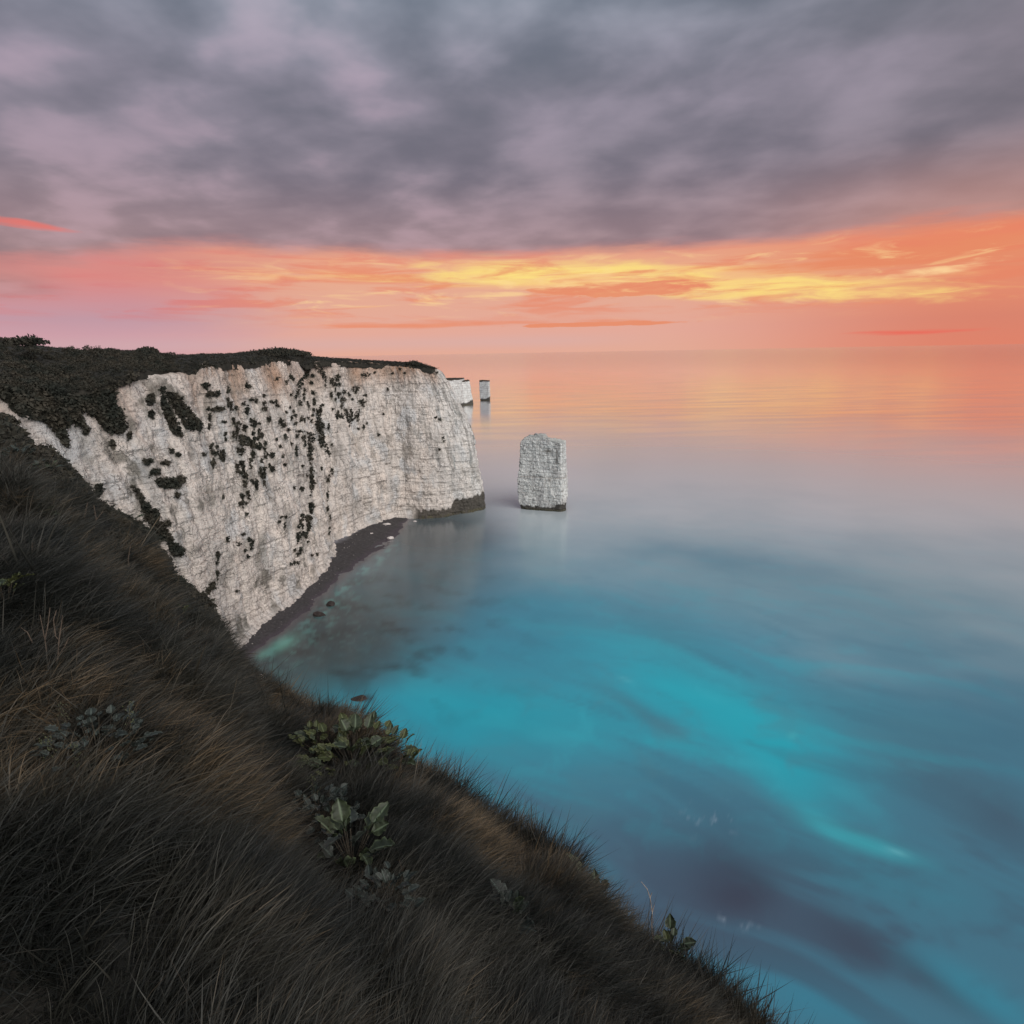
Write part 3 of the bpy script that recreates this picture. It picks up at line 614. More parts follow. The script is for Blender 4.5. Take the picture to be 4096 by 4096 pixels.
# ------------------------------------------------------------------ sea stacks
def stack(name, label, foot, levels, zs, nu, nv, blockh=1.2, weed=2.4, cap=0., seed=1., stain=None, cool=.5, grp=None):
    # foot: plan polygon; levels(z)-> (scale, shift xy) outline of every height
    foot = np.array(foot, float); cen = foot.mean(0)
    ring = resamp(np.vstack([foot, foot[:1]]), nu+1)[:-1]
    for _ in range(max(1, nu//60)): ring = (ring+.5*np.roll(ring, 1, 0)+.5*np.roll(ring, -1, 0))/2
    per = np.linalg.norm(np.diff(np.vstack([ring, ring[:1]]), axis=0), axis=1).sum(); s_ = np.linspace(0, per, nu, endpoint=False)[:, None]
    ztop = zs(ring); v_ = np.linspace(0, 1, nv)[None]
    z = -1+(ztop[:, None]+1)*v_
    sc_, shx, shy = levels(np.clip(z, 0, None)/ztop.max())
    P_ = np.stack([cen[0]+(ring[:, None, 0]-cen[0])*sc_+shx, cen[1]+(ring[:, None, 1]-cen[1])*sc_+shy, z], -1)
    n_ = grid_normals(P_, True); c3 = np.array([cen[0], cen[1]]); out = (P_[..., :2]-c3); sg = np.sign((n_[..., :2]*out).sum(-1)); n_ = n_*sg[..., None]
    lay = (z+.02*s_+.25*pn(P_[..., 0]/5, P_[..., 1]/5, z/5+seed))/blockh; L_ = np.floor(lay); lf_ = lay-L_
    ce = (s_+3*hsh(L_, 3+int(seed))+.2*pn(s_/1.5, z/1.5, 3.))/(1.1+1.6*hsh(L_, 21)); C_ = np.floor(ce); cf_ = ce-C_
    jt = sst(np.abs(lf_-.5), .4, .5)*.9+.8*sst(np.abs(cf_-.5), .44, .5)
    d_ = .2*(hsh(L_, C_, int(seed))-.5)-.1*jt+.2*fbm(P_[..., 0]/1.2, P_[..., 1]/1.2, z/1., 3)+.3*fbm(P_[..., 0]/4, P_[..., 1]/4, z/6+seed, 2)
    edge_ = sst(1-v_, 0, .03)
    P_ = P_+n_*(d_*(.3+.7*edge_))[..., None]
    co_ = np.zeros(P_.shape)+np.array([.76, .75, .72])*(1-cool)+np.array([.74, .79, .79])*cool
    co_ = cmix(co_, sst(fbm(s_/3+0*z, z/5, seed+3, 4), .0, .6)*.5, (.5, .5, .5)); co_ = cmix(co_, np.clip(jt, 0, 1)*.75*sst(pn(s_/4+0*z, z/3, 7.), -.7, .1), (.22, .2, .19))
    wz_ = weed*(.6+.6*sst(P_[..., 0], cen[0], cen[0]+5))+.5*fbm(s_/1.2+0*z, z/2, 3+seed, 3)
    co_ = cmix(co_, sst(z, wz_+.35, wz_-.35)*.93, (.05, .045, .038)); co_ = cmix(co_, sst(z, .9, .5)*.4+0*s_, (.10, .095, .05))
    if stain: co_ = stain(co_, P_, s_)
    # closed top: rings shrink to the centre
    tops = []; tc = []
    zc_ = P_[:, -1, 2].mean()
    for k in (.92, .8, .62, .42, .2, .03):
        q_ = P_[:, -1].copy(); q_[:, :2] = P_[:, -1, :2].mean(0)+(q_[:, :2]-P_[:, -1, :2].mean(0))*k; q_[:, 2] = q_[:, 2]*k+zc_*(1-k)+.35*fbm(q_[:, 0], q_[:, 1], seed, 3)
        tops.append(q_); tc.append(np.zeros((nu, 3))+np.array((.05, .045, .035) if cap else (.5, .52, .5)))
    P_ = np.concatenate([P_, np.stack(tops, 1)], 1); co_ = np.concatenate([co_, np.stack(tc, 1)], 1)
    if cap: co_[:, nv-max(2, int(nv*cap)):nv] = np.array((.07, .055, .045))
    o = link(name, mesh_np(name, P_.reshape(-1, 3), grid_faces(nu, P_.shape[1], True), CHALK, co_.reshape(-1, 3)))
    tag(o, label, 'sea stack', grp); return o, P_
def zs_main(r_):
    t_ = np.clip((r_[:, 0]-2.7)/14.5, 0, 1)
    return np.interp(t_, [0, .1, .25, .5, .62, .68, .85, 1], [22.2, 22.9, 23.4, 23.9, 23.5, 22.5, 22.2, 21.6])+.5*fbm(r_[:, 0]/1.3, r_[:, 1]/1.3, 4., 3)
def stain_main(c_, P_, s_):
    x_, z_ = P_[..., 0], P_[..., 2]
    k = np.exp(-((x_-14.6)/.8)**2)*sst(z_+2*pn(x_*2, z_/3, 2.), 11, 17)*(P_[..., 1] < 192)
    c_ = cmix(c_, k*.85*sst(fbm(x_*1.5, z_*.5, 7., 3), -.4, .2), (.09, .085, .08))
    k = np.exp(-((x_-12)/1.3)**2-((z_-19.6)/.7)**2)*(P_[..., 1] < 192); c_ = cmix(c_, k*.8, (.14, .12, .1))
    k = np.exp(-((x_-12.3)/.5)**2-((z_-10.3)/.8)**2)*(P_[..., 1] < 192); c_ = cmix(c_, k*.7, (.2, .17, .14))
    k = np.exp(-((z_-11.)/.13)**2); c_ = cmix(c_, k*.5, (.3, .22, .17))
    return c_
stack('sea_stack', 'tall pale chalk stack with dark weedy foot standing alone in the bay', [(2.6, 192.3), (8, 190), (15.6, 187.3), (17.2, 188.6), (18.2, 196), (13, 200), (6.2, 200.5)],
      lambda f: (1.0-.0*f+.03*np.sin(f*5)-.02*sst(f, .93, 1.)+.035*sst(f, .05, .12)*sst(f, .75, .3), .15*f, .6*f), zs_main, 460, 200, 1.15, 2.2, seed=1., stain=stain_main, cool=.75)
flat_z = lambda h_, s__: (lambda r_: h_+.5*fbm(r_[:, 0]/5, r_[:, 1]/5, s__, 3))
pf0, pf1 = at_z(1921, 1602, 0), at_z(1956, 1603, 0)
stack('sea_stack', 'small distant square stack with brown grassy top at far right of the group', [(pf0[0], pf0[1]), (pf1[0], pf1[1]), (pf1[0]+1, pf1[1]+11), (pf0[0]+1, pf0[1]+11)],
      lambda f: (1.0+.06*sst(f, .1, .25), -.3*f, 0*f), flat_z((EYE+azs(1935, 1522)[1]*668), 5.), 120, 70, 2.2, 3.2, cap=.06, seed=5., cool=.75)
h0, h1, h2 = at_z(1760, 1640, 0), at_z(1850, 1626, 0), at_z(1886, 1619, 0)
hd, _p = stack('far_headland', 'distant grass-topped chalk headland block showing past the cliff end', [(h0[0]-60, h0[1]-25), (h0[0], h0[1]), (h1[0], h1[1]), (h1[0]+2, h1[1]+35), (h0[0]-60, h0[1]+50)],
      lambda f: (1.0-.0*f, -1.5*f, 0*f), flat_z(EYE+azs(1810, 1516)[1]*600, 2.), 260, 80, 2.4, 2.5, cap=.045, seed=2., cool=.6)
tag(hd, cat='headland')
hn, _p = stack('far_headland', 'thin outer chalk fin with dark foot beside the distant headland block', [(h1[0]-3, h1[1]+8), (h2[0]-3, h2[1]-2), (h2[0]+1.5, h2[1]+8), (h2[0]-2, h2[1]+30), (h1[0]-3, h1[1]+30)],
      lambda f: (1.0-.30*f, -1.2*f, 0*f), flat_z(EYE+azs(1862, 1521)[1]*625, 8.), 160, 80, 2.4, 3.5, cap=.05, seed=8., cool=.7)
tag(hn, cat='headland')

# ------------------------------------------------------------------ leafy geometry helpers
def leaf_cloud(P_, n_, size, spread):
    """small bent leaf quads round points P_, pushed out along n_"""
    k = len(P_); out = rng.random(k)[:, None]**.7*spread
    c = P_+n_*out+rng.normal(size=(k, 3))*spread*.22
    a = rng.normal(size=(k, 3)); a /= np.linalg.norm(a, axis=1)[:, None]; b = np.cross(a, rng.normal(size=(k, 3))); b /= np.linalg.norm(b, axis=1)[:, None]
    s_ = size*(.5+rng.random((k, 1))); a = a*s_; b = b*s_*.6
    nn = np.cross(a, b)/s_*.25
    V = np.stack([c-a, c-b*.9+nn, c+a, c+b+nn], 1).reshape(-1, 3); F_ = np.arange(4*k).reshape(-1, 4)
    return V, F_
def core_blob(P_):
    return None
def patch_shrub(label, group, shape, dens=1., size=.3, spread=.55, cat='shrub', name='shrub', mat=None):
    # shape: ('e', cx, cy, w, h) ellipse or polygon list, in 4096 px; foliage sits on the rock where those rays meet it
    if shape[0] == 'e':
        _, cx, cy, w_, h_ = shape; n = max(14, int(w_*h_*.05*dens)); th_ = rng.random(n)*6.283; rr_ = np.sqrt(rng.random(n))*(.8+.7*pn(np.cos(th_)*2.2+cx, np.sin(th_)*2.2, cy))*(1+.35*(rng.random(n) < .12))
        px, py = cx+rr_*w_/2*np.cos(th_), cy+rr_*h_/2*np.sin(th_)*np.where(np.sin(th_) > 0, 1.25, .9)
    else:
        pl = np.array(shape[1], float); lo_, hi_ = pl.min(0), pl.max(0); n = int((hi_-lo_).prod()*.055*dens)
        px = rng.uniform(lo_[0], hi_[0], n); py = rng.uniform(lo_[1], hi_[1], n)
        k = inpoly(px+5*pn(px/9, py/9, 3.), py+5*pn(px/9, py/9, 8.), shape[1]); px, py = px[k], py[k]
    pp, nn_ = [], []
    for x_, y_ in zip(px, py):
        h, nm = hit(bvh_cliff, x_, y_)
        if h is None or h.z < 1: continue
        nm = nm if nm.x > 0 or nm.dot(Vector(EYEP)-h) > 0 else -nm
        pp.append(h); nn_.append(nm)
    if len(pp) < 6: return None
    pp = np.array(pp); nn_ = np.array(nn_)
    V, F_ = leaf_cloud(pp, nn_, size, spread); V2, F2 = leaf_cloud(pp, nn_, size*1.1, spread*.3)
    V = np.vstack([V, V2]); F_ = np.vstack([F_, F2+len(F_)*4])
    c0 = pp.mean(0); o = link(name, mesh_np(name, V-c0, F_, mat or SHRUB, smooth=False)); o.location = c0
    return tag(o, label, cat, group)
def T(off, s, pts): return [(off[0]+x*s, off[1]+y*s) for x, y in pts]
c1 = lambda p: T((0, 1300), .5694, p); ca_ = lambda p: T((700, 1400), .3106, p); cb_ = lambda p: T((1200, 1400), .3934, p); cc_ = lambda p: T((700, 2000), .3623, p); c6 = lambda p: T((0, 1300), .3106, p)
BIG = [
 ('broad slanting strip of dark scrub right of the two on the upper left face', c1([(1165, 470), (1230, 480), (1290, 560), (1340, 620), (1385, 670), (1410, 745), (1370, 740), (1310, 730), (1255, 650), (1200, 560)])),
 ('narrower slanting scrub streak left of the broad strip on the upper face', c1([(1125, 440), (1155, 445), (1150, 500), (1195, 600), (1235, 690), (1278, 800), (1225, 775), (1180, 700), (1130, 590)])),
 ('long dark scrub strip low on the left face above the grassy slope', c1([(930, 1130), (980, 1170), (1030, 1250), (1110, 1310), (1115, 1370), (1160, 1480), (1140, 1520), (1100, 1520), (1060, 1420), (1010, 1330), (980, 1230)])),
 ('thin hanging scrub streak beside the lower left strip', c1([(1135, 1370), (1175, 1430), (1225, 1530), (1285, 1610), (1215, 1625), (1180, 1530), (1150, 1430)])),
 ('wide ledge of low scrub across the middle left face', c1([(1085, 1090), (1180, 1075), (1280, 1080), (1270, 1125), (1200, 1150), (1120, 1140)])),
 ('dark bushy plant filling a scree gully at far left', c6([(660, 1280), (800, 1280), (840, 1400), (872, 1590), (835, 1560), (760, 1460), (690, 1360)])),
 ('dark vegetation wedge spilling down the left side of the cliff-top notch', ca_([(1560, 120), (1690, 90), (1690, 130), (1660, 270), (1640, 240), (1600, 160)])),
 ('scrub streak trailing down left from the notch', ca_([(1705, 190), (1748, 195), (1725, 320), (1650, 400), (1600, 490), (1545, 470), (1610, 370), (1680, 310)])),
 ('dark scrub band running down right from the cliff-top notch', cb_([(80, 80), (220, 95), (215, 180), (278, 290), (262, 325), (225, 290), (170, 200), (110, 140)])),
 ('largest dense bush on the middle of the cliff face', ca_([(810, 1090), (920, 1110), (985, 1150), (1050, 1220), (1110, 1200), (1080, 1290), (950, 1240), (820, 1210)])),
 ('tall dark ivy column down the central gully', ca_([(1690, 1060), (1785, 1065), (1795, 1160), (1755, 1200), (1765, 1330), (1755, 1480), (1735, 1480), (1705, 1330), (1715, 1180)])),
 ('lower dark ivy column in the central gully', ca_([(1735, 1520), (1765, 1530), (1790, 1700), (1760, 1800), (1742, 1930), (1730, 1700)])),
 ('hanging ivy curtain with ragged foot right of the central gully', ca_([(1800, 900), (1880, 900), (1900, 1000), (1932, 1180), (1900, 1230), (1850, 1150), (1820, 1000)])),
 ('dense V-shaped ivy hanging below the shrubs right of the notch', cb_([(450, 590), (480, 610), (520, 600), (540, 650), (610, 600), (600, 680), (560, 690), (520, 720), (505, 785), (490, 750), (460, 690)])),
 ('ivy fringe left of the V-shaped ivy', cb_([(355, 640), (440, 640), (450, 700), (360, 700)])),
 ('long ivy strand right of the central gully on the lower face', cb_([(245, 950), (275, 950), (285, 1020), (305, 1080), (270, 1050), (245, 1000)])),
 ('dark bush under the cliff-top lip left of the brown stain', cb_([(610, 250), (650, 235), (720, 245), (700, 275), (650, 290)])),
 ('branching ivy cluster low in the central gully', cc_([(1380, 160), (1425, 160), (1400, 250), (1365, 320), (1350, 300), (1390, 200)])),
 ('twisting ivy rope low in the central gully', cc_([(1430, 180), (1520, 180), (1490, 230), (1500, 280), (1465, 350), (1450, 420), (1380, 370), (1440, 350), (1465, 270), (1440, 220)])),
 ('drooping ivy bunch left of the twisting rope', cc_([(1335, 360), (1375, 365), (1370, 430), (1355, 500), (1340, 430)])),
 ('slender ivy tongue at the foot of the cliff left end', cc_([(335, 950), (390, 970), (430, 900), (440, 940), (395, 990), (365, 1050), (345, 1010)])),
 ('hanging ivy tongue on the lower left face', cc_([(835, 440), (858, 460), (850, 530), (825, 575), (830, 500)])),
]
for lb, pl in BIG: patch_shrub(lb, None, ('p', pl), 1.25)
SM_A = [(390, 460, 75, 80), (430, 560, 50, 90), (540, 560, 60, 70), (495, 575, 40, 40), (915, 460, 30, 90), (950, 470, 50, 40), (680, 495, 30, 45), (672, 545, 24, 30), (510, 215, 50, 40), (245, 255, 90, 80),
 (425, 765, 35, 30), (485, 765, 60, 35), (570, 758, 110, 45), (675, 640, 30, 70), (683, 700, 30, 50), (722, 690, 30, 50), (715, 740, 18, 90), (778, 750, 45, 50), (1038, 650, 50, 45), (975, 640, 50, 50), (880, 700, 40, 40), (925, 770, 45, 110),
 (1145, 695, 40, 45), (1150, 755, 60, 45), (1138, 595, 22, 30), (1230, 665, 30, 30), (1300, 660, 35, 60), (1312, 715, 50, 35), (1262, 680, 30, 18), (1312, 368, 24, 30), (1430, 418, 24, 40), (1490, 350, 50, 60), (1515, 380, 20, 40), (1760, 425, 40, 50), (1775, 325, 50, 30),
 (438, 870, 30, 70), (432, 980, 16, 90), (460, 1250, 18, 110), (475, 1310, 14, 40), (805, 940, 40, 40), (745, 905, 36, 70), (765, 950, 24, 50), (890, 1000, 65, 80), (795, 1010, 34, 80), (790, 1080, 20, 100), (745, 1080, 30, 80), (978, 920, 24, 100), (1022, 950, 36, 130), (1082, 955, 32, 28), (1203, 890, 55, 70),
 (640, 1100, 16, 110), (1000, 1070, 40, 60), (1078, 1070, 26, 100), (1115, 1090, 40, 60), (1070, 1140, 40, 50), (1020, 1145, 50, 50), (1158, 1205, 36, 60), (1095, 1225, 40, 60), (1415, 1118, 46, 50), (1358, 1232, 36, 36), (1145, 1290, 20, 80), (1185, 1330, 26, 50), (1245, 1345, 60, 70), (1160, 1370, 36, 36),
 (525, 1325, 56, 50), (610, 1310, 55, 50), (600, 1370, 90, 60), (615, 1420, 36, 30), (485, 1455, 50, 100), (370, 1345, 40, 40), (540, 1250, 24, 24), (850, 1300, 50, 90), (810, 1290, 26, 60), (1000, 1335, 60, 90), (975, 1420, 26, 90), (850, 1460, 50, 70), (800, 1495, 70, 40), (875, 1530, 36, 100), (803, 1558, 40, 26), (853, 1575, 36, 36), (975, 1500, 36, 60),
 (1092, 1545, 32, 120), (1145, 1520, 42, 60), (1140, 1610, 44, 110), (1245, 1530, 60, 60), (1218, 1480, 24, 50), (1110, 1425, 26, 50), (908, 1615, 55, 75), (898, 1720, 50, 90), (978, 1680, 28, 30), (1012, 1705, 28, 40), (1045, 1750, 40, 130), (1145, 1710, 26, 50), (1050, 1680, 26, 50), (1103, 1635, 20, 24),
 (935, 1830, 34, 60), (945, 1890, 22, 60), (862, 1885, 50, 60), (618, 1895, 28, 30), (1535, 1772, 30, 26), (1625, 1790, 55, 50), (1408, 1472, 20, 26), (1382, 1372, 18, 18), (1885, 1525, 24, 36),
 (1575, 540, 44, 80), (1665, 515, 26, 40), (1785, 550, 55, 50), (1655, 590, 36, 80), (1605, 680, 48, 60), (1710, 680, 26, 60), (1790, 660, 50, 110), (1725, 730, 30, 50), (1550, 600, 26, 40), (1488, 570, 20, 36), (1430, 800, 36, 30), (1475, 740, 20, 26), (1545, 840, 36, 40), (1520, 790, 24, 30), (1500, 870, 40, 60), (1545, 948, 36, 44), (1620, 890, 30, 80), (1660, 900, 36, 50), (1710, 875, 32, 32), (1770, 840, 30, 40), (1785, 770, 40, 50), (1750, 915, 22, 40),
 (1835, 800, 44, 70), (1880, 760, 26, 90), (1905, 705, 32, 28), (1850, 880, 60, 50), (1355, 920, 70, 60), (1395, 970, 60, 50), (1455, 1025, 40, 26), (1605, 1045, 90, 40), (1655, 1130, 46, 70), (1570, 1100, 50, 50), (1560, 1270, 22, 110), (1670, 1220, 26, 70), (1492, 1200, 30, 30), (1565, 1340, 20, 30), (1740, 1270, 40, 90), (1700, 1610, 18, 50), (620, 925, 60, 24), (30, 1350, 50, 40), (40, 1680, 110, 100), (20, 1760, 40, 60), (30, 1860, 50, 50), (165, 750, 26, 40), (210, 930, 130, 130), (300, 960, 60, 130), (45, 1040, 40, 110), (1300, 1155, 14, 14)]
SM_B = [(120, 335, 30, 36), (130, 260, 36, 22), (320, 310, 40, 60), (350, 345, 50, 40), (385, 350, 60, 40), (380, 280, 44, 90), (360, 400, 20, 50), (255, 365, 20, 30), (318, 460, 32, 70), (360, 500, 24, 36), (390, 450, 44, 50), (450, 425, 44, 36), (500, 460, 26, 36), (565, 395, 70, 60), (430, 500, 50, 50), (425, 570, 26, 50), (530, 500, 20, 20), (662, 458, 34, 30), (625, 525, 64, 60), (635, 560, 30, 24), (895, 395, 18, 20), (455, 605, 30, 30), (385, 630, 24, 30), (330, 600, 24, 20), (585, 710, 20, 40), (680, 742, 18, 20), (590, 800, 20, 20), (645, 780, 30, 50), (790, 862, 30, 44), (850, 650, 22, 20), (1380, 688, 26, 16), (1428, 706, 50, 20), (1455, 905, 36, 50), (1418, 1010, 14, 16), (290, 780, 20, 90), (240, 760, 26, 40), (205, 620, 22, 90), (175, 640, 30, 80), (320, 965, 24, 30), (325, 1222, 30, 64), (280, 1320, 36, 46), (215, 1205, 22, 26), (295, 1275, 18, 20), (210, 930, 50, 80), (190, 770, 50, 90), (25, 1180, 16, 20), (278, 1480, 18, 100), (280, 1610, 20, 60), (18, 1415, 36, 36), (110, 1220, 32, 60), (120, 1340, 44, 70), (110, 1600, 50, 60), (20, 1680, 40, 30), (90, 1710, 60, 50), (20, 1790, 20, 60), (80, 1790, 36, 60), (40, 1870, 60, 50), (1390, 235, 20, 26), (755, 230, 18, 14), (940, 235, 40, 16), (1020, 195, 30, 30), (1065, 235, 36, 20)]
SM_C = [(715, 40, 30, 30), (742, 30, 22, 60), (783, 38, 16, 36), (782, 150, 24, 26), (570, 435, 26, 70), (745, 380, 22, 26), (818, 430, 28, 50), (698, 492, 22, 30), (765, 550, 18, 16), (798, 625, 12, 20), (466, 598, 40, 72), (452, 700, 16, 36), (462, 810, 16, 90), (405, 925, 40, 60), (676, 1005, 30, 16), (1214, 188, 20, 20), (1172, 190, 12, 12), (1145, 240, 12, 20), (1205, 300, 14, 80), (1320, 550, 20, 40), (1380, 545, 32, 70), (1350, 595, 36, 36), (1352, 690, 34, 26), (1310, 690, 18, 24), (1274, 705, 14, 16), (1680, 95, 22, 60), (1710, 190, 14, 60), (1702, 315, 14, 40), (1700, 372, 14, 26), (1565, 592, 18, 30), (1505, 612, 12, 12), (1465, 462, 16, 18), (1500, 60, 50, 90), (1495, 120, 40, 80), (20, 530, 60, 110), (60, 570, 50, 70), (435, 1525, 26, 40), (385, 1495, 30, 40)]
SM_1 = [(1055, 520, 50, 80), (1060, 625, 45, 40), (785, 830, 40, 50), (598, 735, 40, 50), (1040, 955, 55, 30), (1155, 968, 55, 24), (1085, 1030, 60, 40), (1200, 885, 30, 30), (690, 1150, 40, 80), (905, 770, 24, 50), (960, 1400, 70, 70), (1180, 1385, 30, 30), (1250, 915, 26, 20)]
SHORT = ['broad slanting scrub strip', 'narrow slanting scrub streak', 'long low scrub strip', 'thin hanging scrub streak', 'wide scrub ledge', 'gully bush at far left', 'vegetation wedge in the notch', 'scrub streak under the notch', 'scrub band right of the notch',
 'largest dense bush', 'tall ivy column', 'lower ivy column', 'ragged ivy curtain', 'V-shaped ivy', 'ivy fringe', 'long ivy strand', 'bush under the lip', 'branching ivy cluster', 'twisting ivy rope', 'drooping ivy bunch', 'ivy tongue at the cliff foot', 'lower left ivy tongue']
CENT = [np.mean(np.array(pl), 0) for _, pl in BIG]
todo = []
for lst, off, s_ in ((SM_A, (700, 1400), .3106), (SM_B, (1200, 1400), .3934), (SM_C, (700, 2000), .3623), (SM_1, (0, 1300), .5694)):
    for cx, cy, w_, h_ in lst:
        X_, Y_ = off[0]+cx*s_, off[1]+cy*s_; dd_ = [math.hypot(X_-c[0], Y_-c[1]) for c in CENT]; bi = int(np.argmin(dd_)); dx, dy = X_-CENT[bi][0], Y_-CENT[bi][1]
        sec = int(round(math.degrees(math.atan2(-dy, dx))/45)) % 8
        todo.append((bi, sec, dd_[bi], X_, Y_, max(w_*s_, 6)*1.12, max(h_*s_, 6)*1.12))
todo.sort(); cnt = {}
ORD = ['nearest', 'second', 'third', 'fourth', 'fifth', 'sixth', 'seventh', 'eighth', 'ninth', 'tenth', 'eleventh', 'twelfth', 'thirteenth', 'fourteenth', 'fifteenth', 'sixteenth']
DIRW = ['right of', 'above and right of', 'above', 'above and left of', 'left of', 'below and left of', 'below', 'below and right of']
for bi, sec, _d, X_, Y_, w_, h_ in todo:
    k = cnt.get((bi, sec), 0); shp = 'tall narrow' if h_ > 1.9*w_ else 'wide' if w_ > 1.6*h_ else 'large rounded' if w_*h_ > 500 else 'small rounded' if w_*h_ > 150 else 'tiny'
    if patch_shrub(f'{shp} shrub, {ORD[k]} {DIRW[sec]} the {SHORT[bi]}', 'dark shrubs dotted over the white cliff face', ('e', X_, Y_, w_, h_), 1.7, .24, .45): cnt[(bi, sec)] = k+1
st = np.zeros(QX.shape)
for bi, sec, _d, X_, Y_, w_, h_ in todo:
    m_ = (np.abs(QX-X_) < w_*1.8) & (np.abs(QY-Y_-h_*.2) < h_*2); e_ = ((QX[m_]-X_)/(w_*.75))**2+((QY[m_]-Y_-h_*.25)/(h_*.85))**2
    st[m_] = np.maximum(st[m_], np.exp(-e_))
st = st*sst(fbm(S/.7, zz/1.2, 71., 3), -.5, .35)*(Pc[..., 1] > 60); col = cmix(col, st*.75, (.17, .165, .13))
ca2 = np.ones((col.shape[0]*col.shape[1], 4), np.float32); ca2[:, :3] = col.reshape(-1, 3); cliff_me.color_attributes['tint'].data.foreach_set('color', ca2.ravel())
# scrub that drapes over the cliff edge on the left
DRAPE = [(0, 1500), (560, 1450), (600, 1486), (550, 1489), (528, 1517), (484, 1536), (450, 1545), (460, 1573), (456, 1611), (484, 1648), (497, 1688), (502, 1722), (470, 1736), (419, 1722), (400, 1700), (379, 1670), (345, 1650), (323, 1642), (318, 1670), (330, 1700), (304, 1705), (285, 1690), (252, 1700), (200, 1705), (160, 1682), (137, 1672), (100, 1655), (78, 1665), (50, 1640), (30, 1610), (0, 1595)]
o = patch_shrub('thick dark scrub draped over the cliff edge at left', None, ('p', DRAPE), 1.7, .27, .9, 'scrub', 'draped_scrub')
tag(o, kind='stuff')
FR = [(x, y-6) for x, y in [(560, 1486), (700, 1484), (720, 1476), (775, 1492), (795, 1470), (830, 1462), (885, 1452), (1000, 1450), (1100, 1440), (1180, 1438), (1205, 1448), (1300, 1444), (1526, 1458), (1740, 1476)]]
FRp = FR+[(x, y+9+4*math.sin(x/13.)+3*math.sin(x/5.)) for x, y in reversed(FR)]
o = patch_shrub('dark turf fringe hanging over the top lip of the white cliff', None, ('p', FRp), 2.2, .28, .35, 'turf edge', 'turf_fringe'); tag(o, kind='stuff')
o = patch_shrub('scrub clinging along the sloping back edge of the headland', None, ('p', [(1840, 1575), (1860, 1610), (1884, 1640), (1876, 1642), (1850, 1620), (1826, 1575)]), 2., .25, .3)

# ------------------------------------------------------------------ scatter (geometry nodes: instances of tuft meshes on points)
PROT = bpy.data.collections.new('tuft_meshes')
def tuft(nb, h, rad, wid, lean, seed, segs=4, stiff=0.):
    g = np.random.default_rng(seed); V, F_, cl = [], [], []
    for i in range(nb):
        a = g.random()*6.283; r_ = rad*math.sqrt(g.random()); b = np.array([r_*math.cos(a), r_*math.sin(a), -.03])
        L_ = h*(.45+.75*g.random()); d_ = np.array([math.cos(a)*.35+lean+g.normal()*.22, math.sin(a)*.35+g.normal()*.25, 1.]); d_ /= np.linalg.norm(d_)
        bend = np.array([lean*1.0+g.normal()*.25, g.normal()*.3, (-.35-.35*g.random())*(1-.8*stiff)])*(1-.5*stiff); side = np.cross(d_, g.normal(size=3)); side /= np.linalg.norm(side)
        rn = g.random(); n0 = len(V); w0 = wid*(.6+.7*g.random())
        for k in range(segs+1):
            t_ = k/segs; p_ = b+d_*L_*t_+bend*L_*.5*t_*t_; ww = w0*(1-t_**1.6)
            if k == segs: V.append(p_); cl.append((t_, rn, 0))
            else: V += [p_-side*ww, p_+side*ww]; cl += [(t_, rn, 0)]*2
        for k in range(segs-1): F_.append((n0+2*k, n0+2*k+1, n0+2*k+3, n0+2*k+2))
        F_.append((n0+2*segs-2, n0+2*segs-1, n0+2*segs, n0+2*segs))
    me = bpy.data.meshes.new('grass_tuft'); me.from_pydata([tuple(v) for v in V], [], [f if f[2] != f[3] else f[:3] for f in F_])
    at_ = me.color_attributes.new('tint', 'FLOAT_COLOR', 'POINT'); c_ = np.ones((len(V), 4), np.float32); c_[:, :3] = cl; at_.data.foreach_set('color', c_.ravel())
    me.materials.append(GRASS); return me
def clump(n, seed, size=.09):
    global rng
    keep = rng; rng = np.random.default_rng(seed)
    d_ = rng.normal(size=(n, 3)); d_ /= np.linalg.norm(d_, axis=1)[:, None]; d_[:, 2] = np.abs(d_[:, 2])
    p_ = d_*(.25+.25*rng.random((n, 1))); p_[:, 2] *= 1.1
    V, F_ = leaf_cloud(p_, d_, size, .12); rng = keep
    return mesh_np('leaf_clump', V, F_, SHRUB, smooth=False)
def coll(name, meshes):
    c = bpy.data.collections.new(name)
    for m in meshes: c.objects.link(bpy.data.objects.new(m.name, m))
    return c
